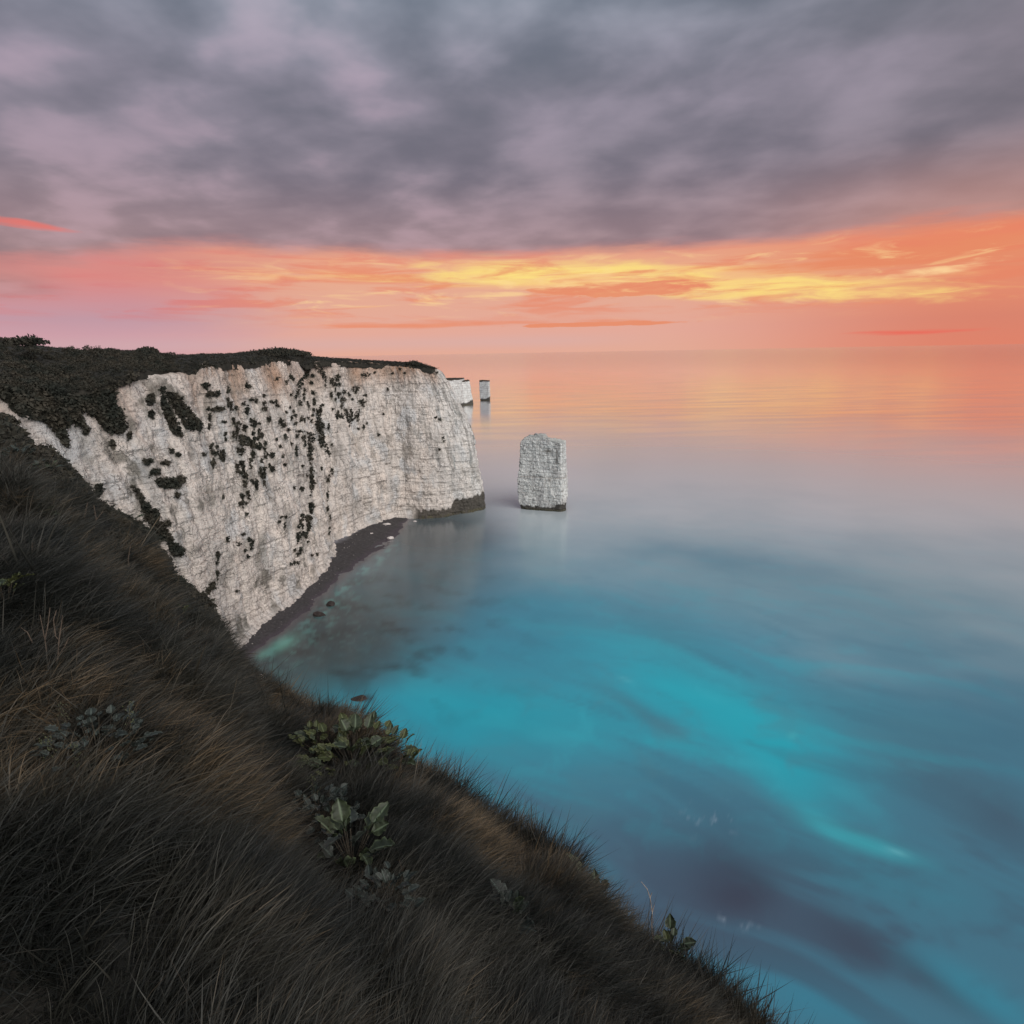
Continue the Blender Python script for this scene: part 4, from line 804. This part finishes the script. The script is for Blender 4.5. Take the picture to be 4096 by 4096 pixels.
def scatter(name, pts, rots, scl, coll_, kindlabel=None):
    n = len(pts); me = bpy.data.meshes.new(name); me.vertices.add(n); me.vertices.foreach_set('co', np.asarray(pts, np.float32).ravel())
    a = me.attributes.new('rot', 'FLOAT_VECTOR', 'POINT'); a.data.foreach_set('vector', np.asarray(rots, np.float32).ravel())
    a = me.attributes.new('scl', 'FLOAT', 'POINT'); a.data.foreach_set('value', np.asarray(scl, np.float32))
    o = link(name, me); g = bpy.data.node_groups.new(name, 'GeometryNodeTree')
    g.interface.new_socket('Geometry', in_out='INPUT', socket_type='NodeSocketGeometry'); g.interface.new_socket('Geometry', in_out='OUTPUT', socket_type='NodeSocketGeometry')
    N, L_ = g.nodes, g.links; i_, o2 = N.new('NodeGroupInput'), N.new('NodeGroupOutput'); ip = N.new('GeometryNodeInstanceOnPoints'); ci = N.new('GeometryNodeCollectionInfo')
    ci.inputs['Collection'].default_value = coll_; ci.inputs['Separate Children'].default_value = True; ci.inputs['Reset Children'].default_value = True
    ip.inputs['Pick Instance'].default_value = True
    r1_ = N.new('GeometryNodeInputNamedAttribute'); r1_.data_type = 'FLOAT_VECTOR'; r1_.inputs[0].default_value = 'rot'
    s1_ = N.new('GeometryNodeInputNamedAttribute'); s1_.data_type = 'FLOAT'; s1_.inputs[0].default_value = 'scl'
    rv = N.new('FunctionNodeRandomValue'); rv.data_type = 'INT'; rv.inputs['Min'].default_value = 0 if 'Min' in rv.inputs else 0
    for s_ in rv.inputs:
        if s_.type == 'INT' and s_.name == 'Min': s_.default_value = 0
        if s_.type == 'INT' and s_.name == 'Max': s_.default_value = 50
    e2r = N.new('FunctionNodeEulerToRotation')
    L_.new(i_.outputs[0], ip.inputs['Points']); L_.new(ci.outputs[0], ip.inputs['Instance'])
    L_.new(r1_.outputs[0], e2r.inputs[0]); L_.new(e2r.outputs[0], ip.inputs['Rotation']); L_.new(s1_.outputs[0], ip.inputs['Scale'])
    for so_ in rv.outputs:
        if so_.type == 'INT': L_.new(so_, ip.inputs['Instance Index'])
    L_.new(ip.outputs[0], o2.inputs[0]); md = o.modifiers.new('scatter', 'NODES'); md.node_group = g
    tag(o, kindlabel[0] if kindlabel else None, kindlabel[1] if kindlabel else None, kind='stuff'); return o
GR = coll('near_tufts', [tuft(46, .32, .09, .0026, l_, s_) for s_, l_ in enumerate((.05, .2, .4, .15, .5, .3))])
GS = coll('spiky_tufts', [tuft(16, .40, .07, .0034, l_, 60+s_, 4, 1.) for s_, l_ in enumerate((.0, .25, .4, .1))])
GF = coll('far_tufts', [tuft(30, .5, .3, .02, l_, 20+s_, 3) for s_, l_ in enumerate((.2, .5, .3))])
GC = coll('clumps', [clump(150, 40+s_) for s_ in range(4)])
def polar_pts(n, a0, a1, f0, f1, rmin=.8, power=1.):
    a = rng.uniform(a0, a1, n); re_ = r_edge(a); f = f0+(f1-f0)*rng.random(n)**power; r_ = re_*f; return a, np.maximum(r_, rmin), f
def near_point(a, r):
    x_, y_ = r*np.sin(np.radians(a)), r*np.cos(np.radians(a)); re_ = r_edge(a)
    z_ = near_z(a, np.minimum(r, re_))+bumps(x_, y_, r, np.clip(r/re_, 0, 1))
    over = np.clip(r-re_, 0, None); return np.stack([x_, y_, z_-over*1.1], -1)
# near grass: density falls with distance
a, r, f = [], [], []
for n_, a0, a1, f0, f1 in ((9000, -13, 38, .25, 1.06), (9000, -30, -13, .1, 1.04), (12000, -56, -28, .02, .45), (4500, -62, -28, .02, .12), (8000, -44, -28, .3, .75), (3500, -13, 38, .95, 1.05), (2600, -28, -13, .97, 1.03)):
    q_ = polar_pts(n_, a0, a1, f0, f1, 1.3, .62); a.append(q_[0]); r.append(q_[1]); f.append(q_[2])
a, r, f = map(np.concatenate, (a, r, f)); pts = near_point(a, r)
CLEAR = [(1420, 3110, 21.0, 46.0), (1270, 3030, 11.0, 11.0), (1410, 3500, 27.0, 17.0), (1290, 3390, 13.0, 36.0), (410, 3150, 16.0, 44.0), (1560, 3740, 16.0, 32.0), (2050, 3790, 25.0, 12.0), (685, 2500, 11.0, 14.0), (30, 2460, 15.0, 13.0), (75, 1855, 6.0, 13.0), (185, 1915, 6.0, 13.0), (180, 2125, 8.0, 12.0), (520, 2105, 6.0, 9.0), (605, 2340, 6.0, 9.0), (2335, 3590, 20.0, 3.0), (2385, 3640, 16.0, 8.0), (2680, 3900, 15.0, 12.0), (520, 3900, 9.0, 22.0)]     # foot in the photo, leaf and spread in pixels
gu, gv, _ = proj(pts); keep_ = np.ones(len(pts), bool)
for cx, cy, lf_, sp_ in CLEAR:
    keep_ &= ~((((gu-cx)/4/(sp_+lf_*.3))**2+((gv-cy-14)/4/((sp_+lf_*.3)*.75))**2 < 1) & (rng.random(len(pts)) < .8))
keep_ &= (tuss(pts[:, 0], pts[:, 1], 1.15)[0] < .86) | (rng.random(len(pts)) < .3) | (f > .95)
keep_ &= rng.random(len(pts)) < np.interp(r, [8, 14, 24], [1, .6, .22])
a, r, f, pts = a[keep_], r[keep_], f[keep_], pts[keep_]
flow = .35+1.9*fbm(pts[:, 0]/2.6, pts[:, 1]/2.6, 2., 2)+rng.normal(size=len(pts))*.7
t1_, bx1, by1 = tuss(pts[:, 0], pts[:, 1], 1.15); flow = flow*.55+.45*np.arctan2(by1-.15*0, bx1+.45)
tiltk = .12+.18*rng.random(len(pts))
rot = np.stack([tiltk*0+rng.normal(size=len(pts))*.26, .05+.35*np.clip(t1_, 0, 1)+.15*rng.random(len(pts)), flow], -1)
scl_ = (.65+.55*rng.random(len(pts)))*np.clip(.85+r/16., .85, 1.5)*np.where((f > .9) & (r > 25), .6, 1)*np.where(f > .93, .85, 1)
hollow = pn(pts[:, 0]/1.6, pts[:, 1]/1.6, 3.)
scl_ = scl_*(1+.3*hollow)*(1.1-.35*np.clip(t1_, 0, 1))
rimm = (f > .955) | ((rng.random(len(f)) < .05) & (r > 4))
scatter('grass', pts[~rimm], rot[~rimm], scl_[~rimm], GR)
scatter('rim_grass', pts[rimm], np.stack([rng.normal(size=len(pts))*.25, .1+rng.normal(size=len(pts))*.25, flow], -1)[rimm], (scl_*(.7+.8*rng.random(len(pts))**2))[rimm], GS)
# turf where the camera stands and behind it
ab = rng.uniform(-180, 180, 7000); rb = .25+9*rng.random(7000)**.8; kb = (rb < r_edge(ab)*1.02) & ((rb < 1.6) | (ab < -56) | (ab > 38)); ab, rb = ab[kb], rb[kb]; pb = near_point(ab, rb)
scatter('turf_grass', pb, np.stack([rng.normal(size=len(pb))*.2, .15+.1*rng.random(len(pb)), .3+rng.normal(size=len(pb))*.8], -1), .45+.35*rng.random(len(pb)), GR)
# rougher far part of the slope
q_ = [polar_pts(n_, a0, a1, f0, f1, 6., .7) for n_, a0, a1, f0, f1 in ((12000, -48, -26, .3, 1.03), (5000, -30, -16, .5, 1.), (2500, -42, -26, .95, 1.03))]
a, r, f = (np.concatenate([k[i] for k in q_]) for i in range(3)); pts = near_point(a, r)
isc = rng.random(len(pts)) < .6+.7*pn(pts[:, 0]/4, pts[:, 1]/4, 8.)
fl_ = rng.normal(size=len(pts))*.5+.4
scatter('rough_grass', pts[~isc], np.stack([0*fl_, .2+0*fl_, fl_], -1)[~isc], ((.5+.5*rng.random(len(pts)))*np.where(f > .9, .6, .9))[~isc], GF)
clr = SHRUB
scatter('low_scrub', pts[isc]-np.array([0, 0, .1]), np.stack([0*fl_, 0*fl_, rng.random(len(pts))*6.28], -1)[isc], (.5+.8*rng.random(len(pts)))[isc]*np.clip(r[isc]/30, .28, .85)*np.where(f[isc] > .88, .55, 1.), GC)
# headland scrub
n_ = 15000; ia = rng.integers(0, 700, n_); iq = (rng.random(n_)**1.2*78).astype(int); pf_ = FP[ia, iq]; dist_ = np.hypot(pf_[:, 0], pf_[:, 1])
ok = (A[ia] > -44); pf_ = pf_[ok]; ia = ia[ok]; iq = iq[ok]; rq = rng.random(len(pf_))
left_ = A[ia] < -28.5
isc = (rq < np.where(left_, .6+.8*pn(pf_[:, 0]/9, pf_[:, 1]/9, 5.), .25)) & (iq < 66)
jit = rng.normal(size=pf_.shape)*np.array([.5, .5, .03]); jit[iq < 3] *= .2
pf_ = pf_+jit
z0_ = np.stack([0*rq, 0*rq, rq*6.28], -1)
scatter('headland_scrub', pf_[isc]-np.array([0, 0, .12]), z0_[isc], ((.45+.9*rng.random(len(pf_)))*np.where(left_, .5+1.1*rng.random(len(pf_))**2, .5))[isc], GC)
scatter('headland_grass', pf_[~isc]-np.array([0, 0, .05]), z0_[~isc], (.5+.5*rng.random(len(pf_)))[~isc], GF)
for (px, py, w_, n_b), lb in (((30, 1372, 7., 1500), 'wide rounded thorn bush on the skyline at the far left edge'), ((115, 1372, 4., 700), 'small wind-bent bush on the skyline beside the wide thorn bush'), ((590, 1400, 3.2, 700), 'spiky bush on the skyline of the cliff top'), ((1110, 1414, 12., 1600), 'long low thicket mound on the cliff top above the notch'), ((1190, 1412, 6., 1300), 'rounded end of thicket just above the cliff-top notch'), ((1655, 1452, 4.5, 600), 'low dark mound on the headland skyline near its end')):
    h, nm = hit(bvh_far, px, py+8)
    if h is None: h = Vector(at_r(px, py+4, float(r_top(azs(px, py)[0]))+20))
    d_ = rng.normal(size=(n_b, 3)); d_ /= np.linalg.norm(d_, axis=1)[:, None]; d_[:, 2] = np.abs(d_[:, 2]); p_ = d_*rng.random((n_b, 1))**.4*np.array([w_*.55, w_*.55, w_*(.14 if w_ > 5 else .26)])
    p_ = p_*(1+.3*pn(d_[:, 0]*2, d_[:, 1]*2, px)[:, None]); V, F_ = leaf_cloud(p_, d_, .24, .25)
    o = link('bush', mesh_np('bush', V, F_, SHRUB, smooth=False)); o.location = h; tag(o, lb, 'bush')

# ------------------------------------------------------------------ plants on the near slope
def leaf_mesh(L_, W_, mat, seed, curl=.5, lobes=5, nl=14, nw=5):
    g = np.random.default_rng(seed); V, F_, cl = [], [], []
    for i in range(nl+1):
        t_ = i/nl; x_ = t_*L_; wd = W_*.5*max(.07, math.sin(math.pi*min(1, max(0, (t_-.22)/.8))**.75)**.7 if t_ > .22 else .07)
        wd *= 1+.09*math.sin(t_*lobes*6.28+g.random()*.8)*(t_ > .25)
        for j in range(-nw, nw+1):
            s_ = j/nw; e_ = abs(s_)
            y_ = s_*wd*(1+.07*math.sin(t_*47+j*2)*(e_ == 1)); z_ = -curl*L_*t_*t_*.55+.16*W_*e_**1.5*1.0+(.09*W_*math.sin(t_*26+s_*3+seed)*e_**2)+.1*L_*t_
            V.append((x_, y_, z_)); cl.append((1. if j == 0 else 0., 1. if e_ == 1 else 0., 0))
    n_ = 2*nw+1
    for i in range(nl):
        for j in range(2*nw): F_.append((i*n_+j, i*n_+j+1, (i+1)*n_+j+1, (i+1)*n_+j))
    return mesh_np('leaf', V, F_, mat, cl)
def tube(path, r0, r1, sides=5):
    path = np.asarray(path, float); V, F_ = [], []
    for i, p_ in enumerate(path):
        d_ = path[min(i+1, len(path)-1)]-path[max(i-1, 0)]; d_ /= np.linalg.norm(d_)+1e-9; a = np.cross(d_, [.3, .8, .1]); a /= np.linalg.norm(a); b = np.cross(d_, a); r_ = r0+(r1-r0)*i/(len(path)-1)
        for k in range(sides): V.append(p_+r_*(a*math.cos(6.283*k/sides)+b*math.sin(6.283*k/sides)))
    for i in range(len(path)-1):
        for k in range(sides): F_.append((i*sides+k, i*sides+(k+1) % sides, (i+1)*sides+(k+1) % sides, (i+1)*sides+k))
    return np.array(V), np.array(F_)
def join(parts):
    V, F_, n0 = [], [], 0
    for v_, f_ in parts: V.append(v_); F_.append(np.asarray(f_)+n0); n0 += len(v_)
    return np.vstack(V), np.vstack(F_)
def root_at(px, py):
    h, nm = hit(bvh_near, px, py)
    return h if h is not None else Vector(at_r(px, py, float(r_edge(azs(px, py)[0]))))
def cabbage(label, px, py, nleaf, size, mats, spread=.25, stems=0, seed=0, rise=.15, name='wild_cabbage', cat='wild cabbage', flat=.0):
    """px, py: foot of the plant in the photo; leaves are children"""
    g = random.Random(seed); h = root_at(px, py); k_ = float((np.array(h)-EYEP)@FW)/FOC; size *= k_; spread *= k_; rise = rise*k_+.14; e = bpy.data.objects.new(name, None); C.objects.link(e); e.location = h; e.empty_display_size = .1
    tag(e, label, cat)
    pool = [leaf_mesh(size*(.8+.4*g.random()), size*(.5+.25*g.random()), g.choice(mats), seed*10+i, .25+.6*g.random()) for i in range(5)]
    trunk = []
    for i in range(nleaf):
        an = g.random()*6.283; rr_ = spread*math.sqrt(g.random()); zz_ = rise*(1.25-.6*rr_/spread)*(.6+.7*g.random())+.06
        lf = link('leaf', pool[i % 5], e); lf.location = (rr_*math.cos(an), rr_*math.sin(an), zz_)
        lf.rotation_euler = (g.uniform(-.5, .5), -g.uniform(.2, 1.25)+flat, an+g.uniform(-.6, .6)); k = g.uniform(.55, 1.15); lf.scale = (k, k, k)
        trunk.append(tube([(0, 0, -.05), (rr_*.4*math.cos(an), rr_*.4*math.sin(an), zz_*.5), tuple(lf.location)], size*.035, size*.02))
    for s_ in range(stems):
        an = g.random()*6.283; x_, y_ = spread*.7*math.cos(an), spread*.7*math.sin(an); hh = rise+size*(1.6+g.random()*1.2)
        path = [(x_*.5, y_*.5, 0), (x_, y_, hh*.5), (x_*1.15, y_*1.15, hh)]; trunk.append(tube(path, size*.04, size*.02))
        buds = []
        for k in range(26):
            q_ = np.array([x_*1.15+g.gauss(0, size*.17), y_*1.15+g.gauss(0, size*.17), hh*(.68+.36*g.random())]); bs = size*.045
            v_ = np.array([(bs, 0, 0), (-bs, 0, 0), (0, bs, 0), (0, -bs, 0), (0, 0, bs*1.5), (0, 0, -bs*1.5)])+q_
            buds.append((v_, [(0, 2, 4, 4), (2, 1, 4, 4), (1, 3, 4, 4), (3, 0, 4, 4), (2, 0, 5, 5), (1, 2, 5, 5), (3, 1, 5, 5), (0, 3, 5, 5)]))
        v_, f_ = join(buds); me = bpy.data.meshes.new('flower_head'); me.from_pydata(v_.tolist(), [], [tuple(t_[:3]) for t_ in f_.tolist()]); me.materials.append(LEAF_Y); link('flower_head', me, e)
    v_, f_ = join(trunk); link('stem', mesh_np('stem', v_, f_, DSTEM), e); return e
def stalk(label, px, py, lines, r0, mat, cat='dry stem', name='dry_stem', depth=0.):
    """lines of photo offsets from the foot; kept at the foot's own distance and given a little depth"""
    h = np.array(root_at(px, py)); d_ = np.linalg.norm(h-EYEP); dep = (h-EYEP)@FW; k = dep/FOC/4; parts_ = []
    for j, ln in enumerate(lines):
        pth = [RT*(x_-px)*k+UP*(py-y_)*k+np.array([0, 1., 0])*depth*(i/len(ln))*(-1)**j for i, (x_, y_) in enumerate(ln)]
        parts_.append(tube(pth, r0*(1 if j == 0 else .65), r0*.35))
    v_, f_ = join(parts_); o = link(name, mesh_np(name, v_, f_, mat)); o.location = h; return tag(o, label, cat)
cabbage('broad lush green cabbage spreading on the slope edge above the water', 1420, 3120, 120, 17, [LEAF_G, LEAF_G, LEAF_G, LEAF_Y], 60, 0, 1, 14)
cabbage('small yellow-green cabbage sprout left of the lush one at the edge', 1270, 3030, 12, 11, [LEAF_Y, LEAF_G], 11, 0, 2, 14)
cabbage('large-leaved dark cabbage in the middle of the slope', 1410, 3500, 20, 27, [LEAF_B, LEAF_B, LEAF_G], 26, 0, 3, 8)
cabbage('bushy grey-green cabbage with small ruffled leaves beside the large-leaved one', 1290, 3370, 95, 13, [LEAF_B], 36, 1, 4, 12)
cabbage('tall grey-green flowering cabbage with bud heads in the left grass', 410, 3140, 85, 14, [LEAF_B], 44, 5, 5, 16)
cabbage('dim crinkled cabbage low in the dark grass near the bottom', 1560, 3720, 62, 14, [LEAF_B], 32, 0, 6, 6)
cabbage('cabbage with two upright rounded leaves in the dark hollow near the bottom', 2045, 3760, 12, 25, [LEAF_B, LEAF_G], 12, 0, 7, 5, flat=-.35)
cabbage('small fresh green cabbage on the shaded slope near the chalk', 685, 2500, 14, 11, [LEAF_Y, LEAF_G], 14, 0, 8, 10)
cabbage('olive cabbage with broad leaves at the left picture edge', 30, 2460, 14, 15, [LEAF_G, LEAF_Y], 13, 0, 9, 8)
cabbage('dim cabbage clump on the upper left slope', 75, 1855, 30, 6, [LEAF_B], 13, 0, 10, 3)
cabbage('sprawling dim cabbage just below the upper left clump', 185, 1915, 26, 6, [LEAF_B, LEAF_G], 13, 0, 11, 3)
cabbage('lone olive cabbage on the middle left slope', 180, 2125, 16, 8, [LEAF_G], 12, 0, 12, 6)
cabbage('dark leafy plant on the slope rim against the chalk', 520, 2105, 18, 6, [LEAF_G, LEAF_B], 9, 0, 13, 4)
cabbage('dark weedy plant above the bare stems on the slope rim', 605, 2340, 14, 6, [LEAF_B], 9, 0, 14, 4)
cabbage('upright olive cabbage leaf on the rim over the water', 2335, 3590, 3, 20, [LEAF_G], 3, 0, 15, 2, flat=-.6)
e = cabbage('cabbage with a dead orange leaf on the rim over the water', 2385, 3640, 6, 16, [LEAF_G], 8, 0, 16, 6, flat=-.4)
for an in (1.2, 3.4): lf = link('dead_leaf', leaf_mesh(.09, .06, LEAF_O, 90, .8), e); lf.rotation_euler = (.5, -.6, an); lf.location = (-.04, -.08, .25)
cabbage('curled yellow-green cabbage at the foot of the bleached twig', 2680, 3890, 20, 15, [LEAF_Y, LEAF_G], 12, 0, 17, 12)
stalk('tall bleached twig with side shoots rising over the water on the rim', 2632, 3822, [[(2632, 3822), (2612, 3760), (2606, 3700), (2609, 3650), (2600, 3590), (2588, 3555), (2564, 3526)], [(2609, 3650), (2618, 3615)], [(2600, 3590), (2608, 3570)]], .007, PALE)
stalk('short pale broken stub at the foot of the bleached twig', 2625, 3855, [[(2628, 3862), (2618, 3820), (2602, 3775), (2600, 3760)]], .011, PALE)
stalk('pinkish broken cabbage stump above the lush green cabbage', 1300, 2975, [[(1300, 2985), (1306, 2955), (1312, 2928)]], .02, PALE)
stalk('bare branching stems in front of the chalk on the left slope', 330, 2150, [[(325, 2150), (335, 2080), (350, 2010)], [(350, 2150), (385, 2080), (412, 2045)], [(385, 2080), (375, 2020)], [(325, 2150), (300, 2110)]], .02, TWIG)
stalk('single bare stem on the left slope below the branching stems', 525, 2370, [[(528, 2372), (522, 2300), (512, 2240), (522, 2180)], [(520, 2280), (540, 2240)]], .016, TWIG)
stalk('thin bare stem near the left edge of the slope', 120, 2290, [[(118, 2290), (126, 2230), (130, 2170)]], .014, TWIG)
stalk('many-branched dead bush of thin grey stems on the left slope', 210, 2720, [[(208, 2730), (232, 2630), (236, 2560), (222, 2545)], [(236, 2620), (262, 2580), (276, 2548)], [(236, 2560), (245, 2500), (250, 2460)], [(200, 2700), (180, 2560), (160, 2460)], [(180, 2560), (192, 2500), (200, 2430)], [(130, 2570), (110, 2530), (84, 2510)], [(222, 2545), (214, 2480), (226, 2440)]], .006, TWIG)
stalk('curled pale stem sticking out beside the large-leaved cabbage', 1590, 3590, [[(1580, 3590), (1600, 3530), (1607, 3480), (1596, 3440)], [(1607, 3486), (1620, 3460)]], .008, TWIG)
stalk('bleached stick lying in the grass above the straw tussock', 852, 3325, [[(846, 3330), (862, 3312), (878, 3296)]], .012, PALE)
stalk('tiny bleached stick in the bottom grass near the rim', 2505, 4040, [[(2500, 4044), (2510, 4034), (2518, 4026)]], .007, PALE)
stalk('pair of long curved grass stalks at the bottom of the rim', 3010, 4120, [[(3010, 4120), (3050, 4060), (3085, 4000), (3092, 3945)], [(3010, 4110), (3020, 4020), (3000, 3950)]], .004, DSTEM, 'grass stalk', 'grass_stalk')
# chalk rubble spilling on the rim above the beach
for i in range(26):
    px, py = 830+i*9.5+random.uniform(-8, 8), 2560+i*10.+random.uniform(-20, 5)
    if i > 16: px, py = 990+random.random()*60, 2690+random.random()*60
    if i == 25: px, py = 945, 2672
    h = root_at(px, py+14); s_ = random.uniform(.12, .34)
    v_ = rng.normal(size=(14, 3)); v_ /= np.linalg.norm(v_, axis=1)[:, None]
    import bmesh
    bm_ = bmesh.new(); [bm_.verts.new(tuple(k*s_*np.array([1, .8, .6])*random.uniform(.8, 1.1))) for k in v_]; bmesh.ops.convex_hull(bm_, input=bm_.verts)
    me = bpy.data.meshes.new('chalk_stone'); bm_.to_mesh(me); bm_.free()
    if i == 0: RUB = plain('rubble_chalk', (.55, .5, .46), .95, .25, 4.)
    me.materials.append(RUB); o = link('chalk_stone', me); o.location = h; tag(o, 'pale chalk lump in the rubble on the slope rim above the beach', 'stone', 'chalk rubble on the slope rim')
# rocks and debris
def rock(label, px, py, z_, size, mat, flatk=.5, name='rock', cat='rock', grp=None):
    p_ = at_z(px, py, z_); v_ = rng.normal(size=(40, 3)); v_ /= np.linalg.norm(v_, axis=1)[:, None]; v_ = v_*np.array([size[0], size[1], size[0]*flatk])*(.85+.3*rng.random((40, 1)))
    bm_ = bmesh.new(); [bm_.verts.new(tuple(k)) for k in v_]; bmesh.ops.convex_hull(bm_, input=bm_.verts); me = bpy.data.meshes.new(name); bm_.to_mesh(me); bm_.free(); me.materials.append(mat)
    o = link(name, me); o.location = p_; return tag(o, label, cat, grp)
DROCK = plain('weedy_rock', (.045, .035, .033), .8, .4, 2.); WROCK = plain('white_rock', (.62, .58, .56), .9, .2, 2.)
rock('upper dark rock standing in the pale shallows off the beach', 1324, 2418, .1, (.9, .9), DROCK, .9)
rock('lower flat dark rock in the pale shallows off the beach', 1276, 2461, .0, (1.5, .8), DROCK, .5)
rock('weedy rock awash in the dark water below the bay', 1438, 2798, -.15, (1.3, .9), DROCK, .35)
rock('long white block lying on the far end of the beach', 1546, 2097, .9, (1.5, .5), WROCK, .25)
rock('white boulder at the waterline of the beach', 1562, 2152, .3, (.95, .7), WROCK, .5)
rock('small white stone in the water off the far beach', 1660, 2086, .1, (.6, .5), WROCK, .5)
rock('left of two tiny upright white stones on the beach', 1484, 2138, .7, (.28, .25), WROCK, 2.)
rock('right of two tiny upright white stones on the beach', 1490, 2137, .7, (.28, .25), WROCK, 2.)
# long chalk ledge fallen at the near foot of the cliff

# shingle and small fallen chalk lumps on the beach
bz2 = bz; kk = 320; ii = rng.integers(60, 395, kk); jj = (rng.random(kk)**1.5*58).astype(int)
base_v = np.array([(1, 0, 0), (-1, 0, 0), (0, 1, 0), (0, -1, 0), (0, 0, .6), (0, 0, -.6)], float); base_f = np.array([(0, 2, 4), (2, 1, 4), (1, 3, 4), (3, 0, 4), (2, 0, 5), (1, 2, 5), (3, 1, 5), (0, 3, 5)])
Vs, Fs = [], []
for n_, (i_, j_) in enumerate(zip(ii, jj)):
    s_ = .05+.2*rng.random()**5; an = rng.random()*6.28; ro = np.array([[math.cos(an), -math.sin(an), 0], [math.sin(an), math.cos(an), 0], [0, 0, 1]])
    Vs.append((base_v*(.7+.6*rng.random((6, 1))))@ro*s_+np.array([*bxy[i_, j_], bz[i_, j_]+s_*.25])); Fs.append(base_f+n_*6)
o = link('beach_pebbles', mesh_np('beach_pebbles', np.vstack(Vs), np.vstack(Fs), plain('pebble_chalk', (.5, .47, .45), .9, .75, 1.3), smooth=False)); tag(o, 'scattered pale chalk pebbles on the dark shingle beach', kind='stuff')
